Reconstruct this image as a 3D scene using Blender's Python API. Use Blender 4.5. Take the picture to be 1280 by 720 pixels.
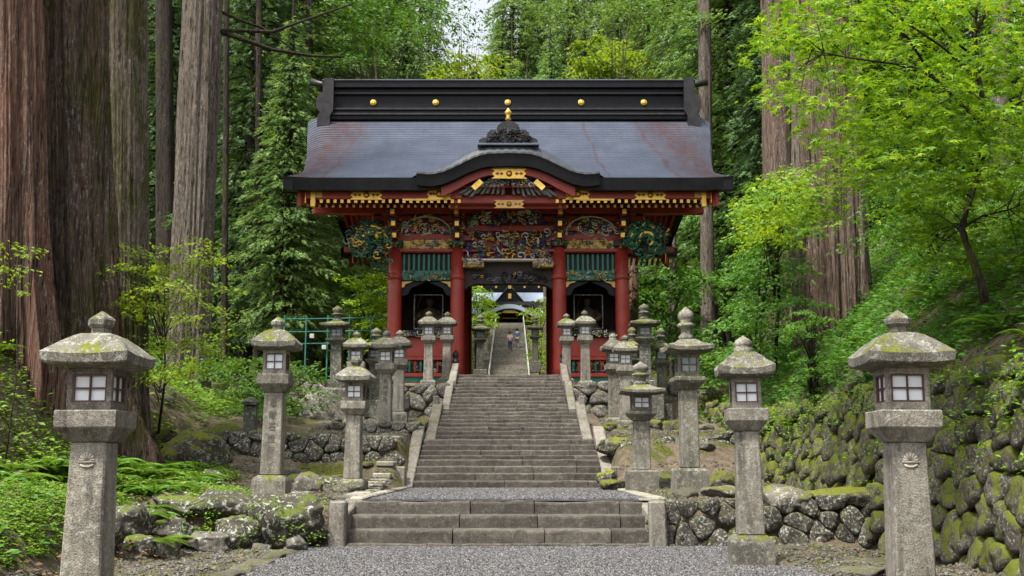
import bpy, bmesh, math, random
import numpy as np
from mathutils import Vector, Matrix, noise as mn

for o in list(bpy.data.objects): bpy.data.objects.remove(o)
SC = bpy.context.scene
COL = SC.collection
PI = math.pi
rnd = random.Random(7)
nr = np.random.RandomState(11)

# ------------------------------------------------------------------ camera, sky, sun, exposure
F = 1340.0
PITCH = math.atan(218 / F)
HC = 1.1
cam = bpy.data.cameras.new('camera')
cam.lens = 36 * F / 1280
cam.clip_end = 1000
co = bpy.data.objects.new('camera', cam); COL.objects.link(co)
co.location = (0, 0, HC); co.rotation_euler = (PI / 2 + PITCH, 0, 0)
SC.camera = co

W = bpy.data.worlds.new('World'); SC.world = W; W.use_nodes = True
wn = W.node_tree.nodes; wl = W.node_tree.links
sky = wn.new('ShaderNodeTexSky'); sky.sky_type = 'NISHITA'; sky.sun_disc = False
SUN_EL, SUN_AZ = math.radians(64), math.radians(-138)    # azimuth from +Y, clockwise: behind the camera to the left
sky.sun_elevation = SUN_EL; sky.sun_rotation = SUN_AZ
sky.air_density = 1.0; sky.dust_density = 4.0; sky.ozone_density = 0.6
hs_ = wn.new('ShaderNodeHueSaturation'); hs_.inputs['Saturation'].default_value = .30      # thin overcast
wl.new(sky.outputs[0], hs_.inputs['Color']); wl.new(hs_.outputs[0], wn['Background'].inputs[0])
wn['Background'].inputs[1].default_value = 0.15

sl = bpy.data.lights.new('sun', 'SUN'); sl.energy = 3.0; sl.angle = math.radians(6); sl.color = (1, .95, .86)
so = bpy.data.objects.new('sun', sl); COL.objects.link(so)
d = Vector((math.sin(SUN_AZ) * math.cos(SUN_EL), math.cos(SUN_AZ) * math.cos(SUN_EL), math.sin(SUN_EL)))
so.rotation_euler = d.to_track_quat('Z', 'Y').to_euler(); so.location = (0, 0, 40)
SC.view_settings.view_transform = 'Standard'; SC.view_settings.look = 'None'
SC.view_settings.exposure = 1.18; SC.view_settings.gamma = 1
SC.cycles.max_bounces = 6; SC.cycles.transparent_max_bounces = 4
SC.cycles.diffuse_bounces = 3; SC.cycles.glossy_bounces = 2; SC.cycles.transmission_bounces = 3
SC.cycles.use_denoising = True
SC.cycles.sample_clamp_indirect = 4

# ------------------------------------------------------------------ measuring helpers
CT, ST = math.cos(PITCH), math.sin(PITCH)
def P(px, py, d):
    v = 360 - py
    yd = F * CT - v * ST; zd = F * ST + v * CT
    k = d / yd
    return Vector(((px - 640) * k, d, HC + zd * k))
def Zp(py, d): return P(640, py, d).z
def Xp(px, py, d): return P(px, py, d).x
def lerp(a, b, t): return a + (b - a) * t
def interp(x, xs, ys): return float(np.interp(x, xs, ys))

# ------------------------------------------------------------------ object helpers
def link(o, parent=None):
    COL.objects.link(o)
    if parent is not None: o.parent = parent
    return o
def tag(o, label=None, cat=None, group=None, kind=None):
    if label: o['label'] = label
    if cat: o['category'] = cat
    if group: o['group'] = group
    if kind: o['kind'] = kind
    return o
def empty(name, loc=(0, 0, 0), rz=0, label=None, cat=None, group=None):
    o = bpy.data.objects.new(name, None); o.empty_display_size = .2
    link(o); o.location = loc; o.rotation_euler = (0, 0, rz)
    return tag(o, label, cat, group)
def inst(name, mesh, parent=None, loc=(0, 0, 0), rot=(0, 0, 0), scale=(1, 1, 1)):
    o = bpy.data.objects.new(name, mesh); link(o, parent)
    o.location = loc; o.rotation_euler = rot
    o.scale = scale if not isinstance(scale, (int, float)) else (scale,) * 3
    return o
def copy_tree(o, parent=None):
    c = o.copy(); COL.objects.link(c)
    if parent is not None: c.parent = parent
    for ch in list(o.children): copy_tree(ch, c)
    return c

class MB:
    """collects shapes and builds them as one mesh"""
    def __init__(s): s.v = []; s.f = []; s.m = []; s.sm = []
    def add(s, vs, fs, mi=0, smooth=False):
        b = len(s.v); s.v.extend([tuple(q) for q in vs])
        for f in fs:
            s.f.append(tuple(b + i for i in f)); s.m.append(mi); s.sm.append(smooth)
        return b
    def box(s, c, size, mi=0, rot=None, taper=1.0, bev=0.0, jit=0.0):
        hx, hy, hz = size[0] / 2, size[1] / 2, size[2] / 2
        R = Matrix.Rotation(rot, 3, 'Z') if isinstance(rot, (int, float)) else rot
        if bev > 0:
            b = min(bev, hx * .45, hy * .45, hz * .45)
            pts = []
            for (z, k) in ((-hz, b), (-hz + b, 0), (hz - b, 0), (hz, b)):
                t = lerp(1, taper, (z + hz) / (2 * hz))
                X, Y = (hx - k) * t, (hy - k) * t
                cc = b if k == 0 else b * .5
                pts += [(-X + cc, -Y, z), (X - cc, -Y, z), (X, -Y + cc, z), (X, Y - cc, z), (X - cc, Y, z), (-X + cc, Y, z), (-X, Y - cc, z), (-X, -Y + cc, z)]
            fs = [tuple(range(7, -1, -1)), tuple(range(24, 32))]
            for r in range(3):
                for i in range(8):
                    j = (i + 1) % 8
                    fs.append((r * 8 + i, r * 8 + j, r * 8 + 8 + j, r * 8 + 8 + i))
        else:
            t = taper
            pts = [(-hx, -hy, -hz), (hx, -hy, -hz), (hx, hy, -hz), (-hx, hy, -hz),
                   (-hx * t, -hy * t, hz), (hx * t, -hy * t, hz), (hx * t, hy * t, hz), (-hx * t, hy * t, hz)]
            fs = [(3, 2, 1, 0), (4, 5, 6, 7), (0, 1, 5, 4), (1, 2, 6, 5), (2, 3, 7, 6), (3, 0, 4, 7)]
        out = []
        for p in pts:
            q = Vector(p)
            if jit: q += Vector((rnd.uniform(-jit, jit), rnd.uniform(-jit, jit), rnd.uniform(-jit, jit)))
            if R is not None: q = R @ q
            out.append((q.x + c[0], q.y + c[1], q.z + c[2]))
        s.add(out, fs, mi)
        return s
    def lathe(s, prof, n=12, c=(0, 0, 0), mi=0, smooth=True, phase=0.0, sq=False):
        """prof: (radius, z) list; n sides"""
        b = []
        for (r, z) in prof:
            for i in range(n):
                a = 2 * PI * (i + phase) / n
                b.append((c[0] + r * math.cos(a), c[1] + r * math.sin(a), c[2] + z))
        fs = []
        for k in range(len(prof) - 1):
            for i in range(n):
                j = (i + 1) % n
                fs.append((k * n + i, k * n + j, (k + 1) * n + j, (k + 1) * n + i))
        fs.append(tuple(range(n - 1, -1, -1))); fs.append(tuple((len(prof) - 1) * n + i for i in range(n)))
        s.add(b, fs, mi, smooth)
        return s
    def square(s, prof, c=(0, 0, 0), mi=0, cham=0.0):
        """square cross-sections: prof (half width, z)"""
        b = []
        for (r, z) in prof:
            b += [(c[0] - r, c[1] - r, c[2] + z), (c[0] + r, c[1] - r, c[2] + z), (c[0] + r, c[1] + r, c[2] + z), (c[0] - r, c[1] + r, c[2] + z)]
        fs = []
        for k in range(len(prof) - 1):
            for i in range(4):
                j = (i + 1) % 4
                fs.append((k * 4 + i, k * 4 + j, (k + 1) * 4 + j, (k + 1) * 4 + i))
        fs.append((3, 2, 1, 0)); fs.append(tuple((len(prof) - 1) * 4 + i for i in range(4)))
        s.add(b, fs, mi)
        return s
    def tube(s, pts, radii, n=5, mi=0, smooth=True, flat=1.0):
        pts = [Vector(p) for p in pts]
        if isinstance(radii, (int, float)): radii = [radii] * len(pts)
        up = Vector((0, 0, 1)); b = []
        for i, p in enumerate(pts):
            t = (pts[min(i + 1, len(pts) - 1)] - pts[max(i - 1, 0)])
            t = t.normalized() if t.length > 1e-9 else Vector((0, 0, 1))
            a = t.cross(up)
            if a.length < .05: a = t.cross(Vector((0, 1, 0)))
            a.normalize(); c = a.cross(t)
            for k in range(n):
                g = 2 * PI * k / n
                b.append(p + a * (math.cos(g) * radii[i]) + c * (math.sin(g) * radii[i] * flat))
        fs = []
        for k in range(len(pts) - 1):
            for i in range(n):
                j = (i + 1) % n
                fs.append((k * n + i, (k + 1) * n + i, (k + 1) * n + j, k * n + j))
        fs.append(tuple(range(n))); fs.append(tuple((len(pts) - 1) * n + i for i in range(n - 1, -1, -1)))
        s.add(b, fs, mi, smooth)
        return s
    def prism(s, poly, y0, y1, mi=0, axis='y'):
        """poly in (x,z), extruded along y"""
        n = len(poly)
        if axis == 'y': vs = [(x, y0, z) for x, z in poly] + [(x, y1, z) for x, z in poly]
        else: vs = [(y0, x, z) for x, z in poly] + [(y1, x, z) for x, z in poly]
        fs = [tuple(range(n)), tuple(range(2 * n - 1, n - 1, -1))]
        for i in range(n):
            j = (i + 1) % n
            fs.append((i, n + i, n + j, j))
        s.add(vs, fs, mi)
        return s
    def mesh(s, name, mats):
        me = bpy.data.meshes.new(name)
        me.from_pydata(s.v, [], s.f)
        if not isinstance(mats, (list, tuple)): mats = [mats]
        for m in mats: me.materials.append(m)
        me.polygons.foreach_set('material_index', s.m)
        me.polygons.foreach_set('use_smooth', s.sm)
        me.validate(); me.update()
        bm = bmesh.new(); bm.from_mesh(me); bmesh.ops.recalc_face_normals(bm, faces=bm.faces); bm.to_mesh(me); bm.free()
        return me
    def build(s, name, mats, parent=None, loc=(0, 0, 0), rot=(0, 0, 0)):
        return inst(name, s.mesh(name, mats), parent, loc, rot)

def npmesh(name, V, T, mats, mi=None, smooth=False):
    """V (n,3) float, T (m,k) int equal-sided faces"""
    me = bpy.data.meshes.new(name)
    V = np.asarray(V, dtype=np.float32); T = np.asarray(T, dtype=np.int32)
    m, k = T.shape
    me.vertices.add(len(V)); me.vertices.foreach_set('co', V.ravel())
    me.loops.add(m * k); me.loops.foreach_set('vertex_index', T.ravel())
    me.polygons.add(m)
    me.polygons.foreach_set('loop_start', np.arange(0, m * k, k, dtype=np.int32))
    me.polygons.foreach_set('loop_total', np.full(m, k, dtype=np.int32))
    if not isinstance(mats, (list, tuple)): mats = [mats]
    for q in mats: me.materials.append(q)
    if mi is not None: me.polygons.foreach_set('material_index', np.asarray(mi, dtype=np.int32))
    me.polygons.foreach_set('use_smooth', np.full(m, smooth))
    me.update(calc_edges=True)
    return me

# ------------------------------------------------------------------ materials
class NT:
    def __init__(s, name):
        s.mat = bpy.data.materials.new(name); s.mat.use_nodes = True
        s.n = s.mat.node_tree.nodes; s.l = s.mat.node_tree.links
        s.b = s.n['Principled BSDF']; s.out = s.n['Material Output']
        s._tc = None
    def set(s, node, i, v):
        if v is None: return
        if isinstance(v, bpy.types.NodeSocket): s.l.new(v, node.inputs[i])
        else:
            if isinstance(v, tuple) and len(v) == 3 and node.inputs[i].type == 'RGBA': v = v + (1,)
            node.inputs[i].default_value = v
    def coord(s, scale=(1, 1, 1), obj=True, rand=True):
        tc = s.n.new('ShaderNodeTexCoord')
        mp = s.n.new('ShaderNodeMapping'); mp.inputs[3].default_value = scale
        s.l.new(tc.outputs['Object' if obj else 'Generated'], mp.inputs[0])
        if rand:
            oi = s.n.new('ShaderNodeObjectInfo')
            ml = s.n.new('ShaderNodeMath'); ml.operation = 'MULTIPLY'; ml.inputs[1].default_value = 37
            s.l.new(oi.outputs['Random'], ml.inputs[0]); s.l.new(ml.outputs[0], mp.inputs[1])
        return mp.outputs[0]
    def pos(s, scale=(1, 1, 1)):
        g = s.n.new('ShaderNodeNewGeometry')
        mp = s.n.new('ShaderNodeMapping'); mp.inputs[3].default_value = scale
        s.l.new(g.outputs['Position'], mp.inputs[0])
        return mp.outputs[0]
    def noise(s, vec, scale, detail=4, rough=.55, dist=0.0):
        t = s.n.new('ShaderNodeTexNoise'); s.l.new(vec, t.inputs['Vector'])
        t.inputs['Scale'].default_value = scale; t.inputs['Detail'].default_value = detail
        t.inputs['Roughness'].default_value = rough; t.inputs['Distortion'].default_value = dist
        return t.outputs[0]
    def voronoi(s, vec, scale, feature='F1', out=0):
        t = s.n.new('ShaderNodeTexVoronoi'); t.feature = feature; s.l.new(vec, t.inputs['Vector'])
        t.inputs['Scale'].default_value = scale
        return t.outputs[out]
    def ramp(s, fac, stops):
        r = s.n.new('ShaderNodeValToRGB'); s.l.new(fac, r.inputs[0])
        els = r.color_ramp.elements
        while len(els) < len(stops): els.new(.5)
        for e, (p, c) in zip(els, stops):
            e.position = p; e.color = (c if isinstance(c, tuple) else (c, c, c)) + (1,)
        return r.outputs[0]
    def mix(s, fac, a, b, mode='MIX'):
        m = s.n.new('ShaderNodeMix'); m.data_type = 'RGBA'; m.blend_type = mode
        s.set(m, 0, fac)
        for i, v in ((6, a), (7, b)):
            if isinstance(v, bpy.types.NodeSocket): s.l.new(v, m.inputs[i])
            else: m.inputs[i].default_value = (v if isinstance(v, tuple) else (v, v, v)) + (1,)
        return m.outputs[2]
    def math(s, op, a, b=None, clamp=False):
        m = s.n.new('ShaderNodeMath'); m.operation = op; m.use_clamp = clamp
        s.set(m, 0, a); s.set(m, 1, b)
        return m.outputs[0]
    def nz(s):
        g = s.n.new('ShaderNodeNewGeometry'); x = s.n.new('ShaderNodeSeparateXYZ')
        s.l.new(g.outputs['Normal'], x.inputs[0]); return x.outputs[2]
    def island(s):
        g = s.n.new('ShaderNodeNewGeometry'); return g.outputs['Random Per Island']
    def bump(s, h, strength=.3, dist=.02):
        b = s.n.new('ShaderNodeBump'); b.inputs['Strength'].default_value = strength
        b.inputs['Distance'].default_value = dist; s.l.new(h, b.inputs['Height'])
        s.l.new(b.outputs[0], s.b.inputs['Normal'])
    def done(s, color=None, rough=.7, metal=0.0, spec=None):
        s.set(s.b, 'Base Color', color); s.set(s.b, 'Roughness', rough); s.set(s.b, 'Metallic', metal)
        if spec is not None: s.b.inputs['Specular IOR Level'].default_value = spec
        return s.mat

def m_stone(name, lo, hi, moss=.3, lichen=.3, speck=.5, mosscol=(.095, .105, .012), scale=1.0, dark=.5, stretch=1.0):
    t = NT(name); c = t.coord((scale,) * 3)
    big = t.noise(c, 2.2, 5, .6); med = t.noise(c, 9, 5, .65); fine = t.noise(c, 85, 3, .7)
    col = t.mix(t.ramp(big, [(.3, 0.0), (.7, 1.0)]), lo, hi)
    col = t.mix(t.math('MULTIPLY', t.ramp(fine, [(.38, 1.0), (.5, 0.0)]), speck), col, tuple(x * .35 for x in lo))
    col = t.mix(t.math('MULTIPLY', t.ramp(fine, [(.52, 0.0), (.66, 1.0)]), speck * .7), col, tuple(min(.75, x * 1.9) for x in hi))
    st = t.noise(t.coord((scale * 7, scale * 7, scale * .9)), 1.3, 5, .7)        # rain streaks
    col = t.mix(t.math('MULTIPLY', t.ramp(st, [(.45, 0.0), (.72, 1.0)]), dark), col, tuple(x * .32 for x in lo))
    if lichen > 0:
        ln = t.noise(t.coord((scale,) * 3), 14, 4, .75, .4)
        col = t.mix(t.math('MULTIPLY', t.ramp(ln, [(.54, 0.0), (.60, 1.0)]), lichen), col, (.42, .44, .38))
    if moss > 0:
        nz = t.nz()
        mm = t.noise(t.coord((scale, scale, scale * stretch)), 3.2, 6, .8)
        a = t.math('ADD', t.math('MULTIPLY', nz, .17), mm)
        fac = t.ramp(a, [(.76 - moss * .45, 0.0), (.82 - moss * .45, 1.0)])
        mc = t.mix(t.noise(c, 25, 3), tuple(x * .45 for x in mosscol), tuple(min(1, x * 1.9) for x in mosscol))
        col = t.mix(fac, col, mc)
    oi = t.n.new('ShaderNodeObjectInfo')
    vr = t.math('ADD', t.math('MULTIPLY', oi.outputs['Random'], .45), .76)
    cmb = t.n.new('ShaderNodeCombineColor'); [t.l.new(vr, cmb.inputs[i]) for i in range(3)]
    col = t.mix(1.0, col, cmb.outputs[0], 'MULTIPLY')
    h = t.mix(.35, med, fine)
    t.bump(h, .8, .045)
    return t.done(col, .88, spec=.25)

def m_bark(name, lo, hi, moss=0.0, stretch=.10, pale=0.25, scale=1.0, red=None):
    t = NT(name)
    c = t.coord((scale, scale, scale * stretch)); c3 = t.coord((1, 1, .35))
    w = t.noise(c, 17, 6, .75, .6); w2 = t.noise(c, 52, 4, .75, .3); big = t.noise(t.coord((.8, .8, .15)), 1.8, 5, .7); chip = t.noise(c3, 22, 4, .8, .6)
    col = t.mix(t.ramp(w, [(.36, 0.0), (.62, 1.0)]), lo, hi)
    if red: col = t.mix(t.math('MULTIPLY', t.ramp(big, [(.45, 0.0), (.6, 1.0)]), .75), col, red)
    col = t.mix(t.math('MULTIPLY', t.ramp(big, [(.30, 1.0), (.48, 0.0)]), .6), col, tuple(x * .45 for x in lo))
    col = t.mix(t.math('MULTIPLY', t.ramp(w2, [(.50, 0.0), (.64, 1.0)]), pale * .7), col, tuple(min(.6, x * 1.7 + .03) for x in hi))
    fl = t.math('MULTIPLY', t.ramp(chip, [(.56, 0.0), (.60, 1.0)]), t.ramp(t.noise(c3, 1.2, 3, .6), [(.42, 0.0), (.55, 1.0)]))
    col = t.mix(t.math('MULTIPLY', fl, min(1, pale * 1.2)), col, (.40, .37, .33))
    col = t.mix(t.ramp(w, [(.36, 1.0), (.45, 0.0)]), col, tuple(x * .12 for x in lo))
    col = t.mix(t.math('MULTIPLY', t.ramp(w2, [(.36, 1.0), (.45, 0.0)]), .75), col, tuple(x * .2 for x in lo))
    if moss > 0:
        mm = t.noise(t.coord((.9, .9, .35)), 1.7, 6, .75)
        fac = t.math('MULTIPLY', t.ramp(mm, [(.62 - moss * .3, 0.0), (.72 - moss * .3, 1.0)]), .8)
        col = t.mix(fac, col, t.mix(t.ramp(w2, [(.35, 0.0), (.65, 1.0)]), (.015, .02, .005), (.12, .12, .018)))
    t.bump(t.mix(.4, w, w2), 1.0, .12)
    return t.done(col, .9, spec=.15)

def m_leaf(name, cols, trans=.35, rough=.5):
    """cols: colours spread over the leaves at random"""
    t = NT(name)
    i = t.island(); n = len(cols)
    col = t.ramp(i, [(k / max(1, n - 1), c) for k, c in enumerate(cols)])
    oi = t.n.new('ShaderNodeObjectInfo')
    hs = t.n.new('ShaderNodeHueSaturation')
    t.l.new(t.math('ADD', t.math('MULTIPLY', oi.outputs['Random'], .03), .485), hs.inputs['Hue'])
    t.l.new(t.math('ADD', t.math('MULTIPLY', oi.outputs['Random'], .35), .82), hs.inputs['Value'])
    t.l.new(col, hs.inputs['Color'])
    patch = t.noise(t.pos(), .9, 3, .6)
    col = t.mix(t.ramp(patch, [(.35, .0), (.65, 1.0)]), t.mix(1.0, hs.outputs[0], (.72, .78, .85), 'MULTIPLY'), hs.outputs[0])
    t.set(t.b, 'Base Color', col); t.b.inputs['Roughness'].default_value = rough
    t.b.inputs['Specular IOR Level'].default_value = .3
    tr = t.n.new('ShaderNodeBsdfTranslucent'); t.l.new(t.mix(1.0, col, (1.25, 1.15, .6), 'MULTIPLY'), tr.inputs[0])
    mx = t.n.new('ShaderNodeMixShader'); mx.inputs[0].default_value = trans
    t.l.new(t.b.outputs[0], mx.inputs[1]); t.l.new(tr.outputs[0], mx.inputs[2]); t.l.new(mx.outputs[0], t.out.inputs[0])
    return t.mat

def m_flat(name, col, rough=.5, metal=0.0, var=.25, scale=8, bump=0.0, dirt=None, spec=None):
    t = NT(name); c = t.coord()
    n = t.noise(c, scale, 5, .65)
    cc = t.mix(t.ramp(n, [(.3, 0.0), (.7, 1.0)]), tuple(x * (1 - var) for x in col), tuple(min(1, x * (1 + var)) for x in col))
    if dirt:
        cc = t.mix(t.math('MULTIPLY', t.ramp(t.noise(c, scale * .5, 5, .75), [(.5, 0.0), (.75, 1.0)]), .7), cc, dirt)
    if bump: t.bump(t.noise(c, scale * 4, 3), bump, .02)
    r = t.math('ADD', t.math('MULTIPLY', n, .25), rough - .12)
    return t.done(cc, r, metal, spec)

M = {}
M['granite'] = m_stone('granite', (.15, .135, .11), (.29, .265, .22), moss=.10, lichen=.35, speck=.50, dark=.9)
M['granite_mossy'] = m_stone('granite_mossy', (.095, .088, .070), (.235, .22, .18), moss=.25, lichen=.45, speck=.6, dark=.7)
M['granite_old'] = m_stone('granite_old', (.065, .064, .052), (.15, .145, .118), moss=.33, lichen=.5, speck=.5, dark=.8)
M['step'] = m_stone('step_stone', (.060, .052, .043), (.122, .108, .090), moss=.0, lichen=.12, speck=.5, dark=.5)
M['cheek'] = m_stone('cheek_stone', (.13, .115, .095), (.25, .225, .19), moss=.12, lichen=.25, speck=.6, dark=.45)
M['rock'] = m_stone('rock', (.035, .030, .024), (.105, .092, .074), moss=.30, lichen=.9, speck=.35, dark=.5, mosscol=(.075, .095, .015))
M['rock_mossy'] = m_stone('rock_mossy', (.028, .025, .018), (.085, .075, .06), moss=.44, lichen=.5, speck=.3, dark=.6, mosscol=(.105, .115, .012))
M['wall_moss'] = m_stone('mossy_wall_stone', (.032, .028, .020), (.12, .105, .08), moss=.52, lichen=.45, speck=.3, dark=.7, mosscol=(.085, .10, .010), scale=2.2, stretch=.45)
M['wall_dark'] = m_stone('dark_wall_stone', (.034, .030, .024), (.11, .097, .078), moss=.28, lichen=.85, speck=.35, dark=.5, mosscol=(.075, .09, .012), scale=1.9)
M['wall_pale'] = m_stone('pale_wall_stone', (.065, .058, .047), (.165, .15, .125), moss=.26, lichen=.7, speck=.35, dark=.5, mosscol=(.075, .09, .012), scale=1.9)
M['rock_clean'] = m_stone('rock_clean', (.075, .068, .055), (.17, .155, .13), moss=.22, lichen=.5, speck=.4, dark=.4)
M['paving'] = m_stone('paving', (.24, .22, .18), (.36, .33, .28), moss=.15, lichen=.3, speck=.4, dark=.3)
M['bark_red'] = m_bark('bark_red', (.095, .055, .038), (.25, .155, .115), pale=.6, stretch=.045, red=(.20, .09, .06))
M['bark_brown'] = m_bark('bark_brown', (.07, .048, .036), (.19, .14, .11), pale=.6, stretch=.06, red=(.14, .085, .062))
M['bark_grey'] = m_bark('bark_grey', (.05, .036, .026), (.16, .12, .088), moss=.42, pale=.75, stretch=.07, red=(.12, .06, .04))
M['bark_moss'] = m_bark('bark_moss', (.08, .062, .045), (.20, .165, .125), moss=.55, pale=.7, stretch=.09)
M['bark_pale'] = m_bark('bark_pale', (.075, .058, .046), (.20, .165, .135), moss=.15, pale=.6, stretch=.12)
M['bark_dark'] = m_bark('bark_dark', (.022, .018, .013), (.06, .048, .037), moss=.3, pale=.15, stretch=.1)
M['twig'] = m_bark('twig_bark', (.05, .04, .03), (.12, .10, .08), moss=.2, pale=.1, stretch=.3)
M['maple'] = m_leaf('maple_leaf', [(.075, .175, .012), (.20, .35, .016), (.12, .25, .014), (.36, .49, .03), (.09, .20, .014), (.25, .40, .02)], .42, .45)
M['lime'] = m_leaf('lime_leaf', [(.12, .24, .012), (.27, .40, .02), (.19, .33, .015), (.38, .46, .03)], .45)
M['mid'] = m_leaf('mid_leaf', [(.04, .12, .014), (.10, .23, .022), (.065, .165, .018), (.15, .30, .028)], .38)
M['conifer'] = m_leaf('conifer_needle', [(.075, .15, .035), (.15, .27, .055), (.10, .20, .045), (.24, .37, .08)], .38, .6)
M['conifer_pale'] = m_leaf('conifer_needle_pale', [(.09, .18, .05), (.19, .31, .09), (.14, .25, .06), (.30, .42, .12)], .4, .6)
M['conifer_dark'] = m_leaf('conifer_needle_dark', [(.03, .075, .026), (.085, .155, .045), (.05, .105, .034), (.16, .245, .07)], .34, .6)
M['herb'] = m_leaf('herb_leaf', [(.09, .22, .016), (.19, .36, .03), (.14, .29, .02), (.28, .43, .04)], .4)
M['fern'] = m_leaf('fern_frond', [(.09, .19, .018), (.17, .29, .03), (.12, .23, .022)], .3)
M['litter'] = m_leaf('dead_leaf', [(.12, .06, .03), (.22, .12, .06), (.08, .045, .025), (.17, .13, .07)], .1, .8)
M['red'] = m_flat('red_lacquer', (.27, .026, .014), .5, var=.28, scale=4, dirt=(.13, .028, .02))
M['red_dark'] = m_flat('red_dark_lacquer', (.30, .030, .018), .5, var=.3, scale=4, dirt=(.11, .02, .015))
M['black'] = m_flat('black_lacquer', (.008, .008, .010), .4, var=.4, scale=3, spec=.16)
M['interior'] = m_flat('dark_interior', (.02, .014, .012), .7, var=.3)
M['gold'] = m_flat('gold_leaf', (.85, .52, .10), .42, metal=.55, var=.25, scale=14, dirt=(.30, .17, .04))
M['gold_dark'] = m_flat('gold_worn', (.52, .32, .09), .5, metal=.4, var=.3, scale=14, dirt=(.2, .08, .03))
M['bronze'] = m_flat('dark_bronze', (.018, .017, .018), .45, metal=0, var=.5, scale=5, spec=.3)
M['white_paint'] = m_flat('white_pigment', (.62, .60, .52), .7, var=.3, scale=20, dirt=(.2, .17, .12))
M['green_paint'] = m_flat('green_pigment', (.025, .16, .09), .6, var=.4, scale=15)
M['teal'] = m_flat('teal_lacquer', (.008, .12, .085), .5, var=.35, scale=6)
M['blue_paint'] = m_flat('blue_pigment', (.035, .06, .20), .6, var=.4, scale=15)
M['orange_paint'] = m_flat('orange_pigment', (.42, .12, .03), .6, var=.3, scale=15)
M['grey_paint'] = m_flat('grey_blue_pigment', (.17, .17, .18), .7, var=.35, scale=15, dirt=(.08, .06, .06))
M['paper'] = m_flat('window_paper', (.74, .77, .80), .8, var=.06, scale=6)
M['paper_grey'] = m_flat('grey_window_pane', (.33, .36, .38), .5, var=.15, scale=6)
M['sash'] = m_flat('sash_wood', (.075, .028, .02), .6, var=.3, scale=12)
M['green_rail'] = m_flat('green_rail_paint', (.015, .13, .10), .5, var=.2)
M['white_rail'] = m_flat('white_rail_paint', (.40, .41, .39), .5, var=.08)
M['statue'] = m_flat('shaded_statue_paint', (.10, .075, .045), .7, var=.4)  # statue colour darkened to carry the shade of the alcove
M['crest'] = m_flat('worn_crest', (.30, .275, .23), .9, var=.25, scale=20)
M['roof_edge'] = m_flat('weathered_edge_copper', (.050, .054, .062), .55, var=.5, scale=5, dirt=(.02, .02, .022), spec=.25)
M['skin'] = m_flat('skin', (.45, .28, .2), .6, var=.05)
M['hair'] = m_flat('black_hair', (.02, .015, .012), .6)
M['pink'] = m_flat('pink_shirt', (.62, .40, .40), .8, var=.1)
M['navy'] = m_flat('navy_trousers', (.03, .045, .10), .8, var=.15)
M['bluejacket'] = m_flat('blue_jacket', (.06, .12, .27), .8, var=.15)
M['greyskirt'] = m_flat('grey_trousers', (.22, .20, .21), .8, var=.1)
M['roofblue'] = m_flat('pale_copper_roof', (.34, .41, .52), .3, var=.15, scale=4)

# copper shingle roof: blue-grey sheet copper with red-brown run stains
def m_roof():
    t = NT('copper_shingle'); c = t.coord(rand=False)
    n = t.noise(c, 1.3, 5, .6)
    br = t.n.new('ShaderNodeTexBrick'); t.l.new(t.coord((1, 0, 1), rand=False), br.inputs[0])
    col = t.mix(t.ramp(n, [(.3, 0.0), (.7, 1.0)]), (.055, .072, .115), (.095, .115, .16))
    fn = t.noise(t.coord((3, .4, 12), rand=False), 3, 4, .7)
    col = t.mix(t.math('MULTIPLY', fn, .35), col, (.22, .23, .25))
    # run stains: thin columns that widen downwards
    x = t.n.new('ShaderNodeSeparateXYZ'); t.l.new(t.coord(rand=False), x.inputs[0])
    wob = t.math('MULTIPLY', t.math('SUBTRACT', t.noise(c, .9, 3), .5), .55)
    st = None
    for (xc, slope, w) in ((-4.45, -.16, .16), (-4.9, -.20, 1.25), (3.75, .20, .14), (4.5, .24, 1.3), (2.05, .14, .07)):
        z = t.math('SUBTRACT', 12.5, x.outputs[2])
        cx = t.math('ADD', t.math('MULTIPLY', z, slope), xc)
        dd = t.math('ABSOLUTE', t.math('ADD', t.math('SUBTRACT', x.outputs[0], cx), wob))
        f = t.math('SUBTRACT', 1.0, t.math('DIVIDE', dd, w), clamp=True)
        st = f if st is None else t.math('MAXIMUM', st, f)
    st = t.math('MULTIPLY', st, t.ramp(t.noise(t.coord((2.5, 1, .5), rand=False), 2.2, 6, .75), [(.3, .15), (.62, 1.0)]))
    col = t.mix(t.math('MULTIPLY', st, .95, clamp=True), col, (.10, .05, .043))
    seam = t.n.new('ShaderNodeTexWave'); seam.bands_direction = 'X'; t.l.new(t.coord((1, 1, 1), rand=False), seam.inputs[0]); seam.inputs['Scale'].default_value = 1.1
    col = t.mix(t.ramp(seam.outputs[1], [(0.0, .12), (.04, 0.0)]), col, (.04, .04, .05))
    t.bump(fn, .15, .01)
    return t.done(col, t.math('ADD', t.math('MULTIPLY', n, .25), .20), .45)
M['roof'] = m_roof()

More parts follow.
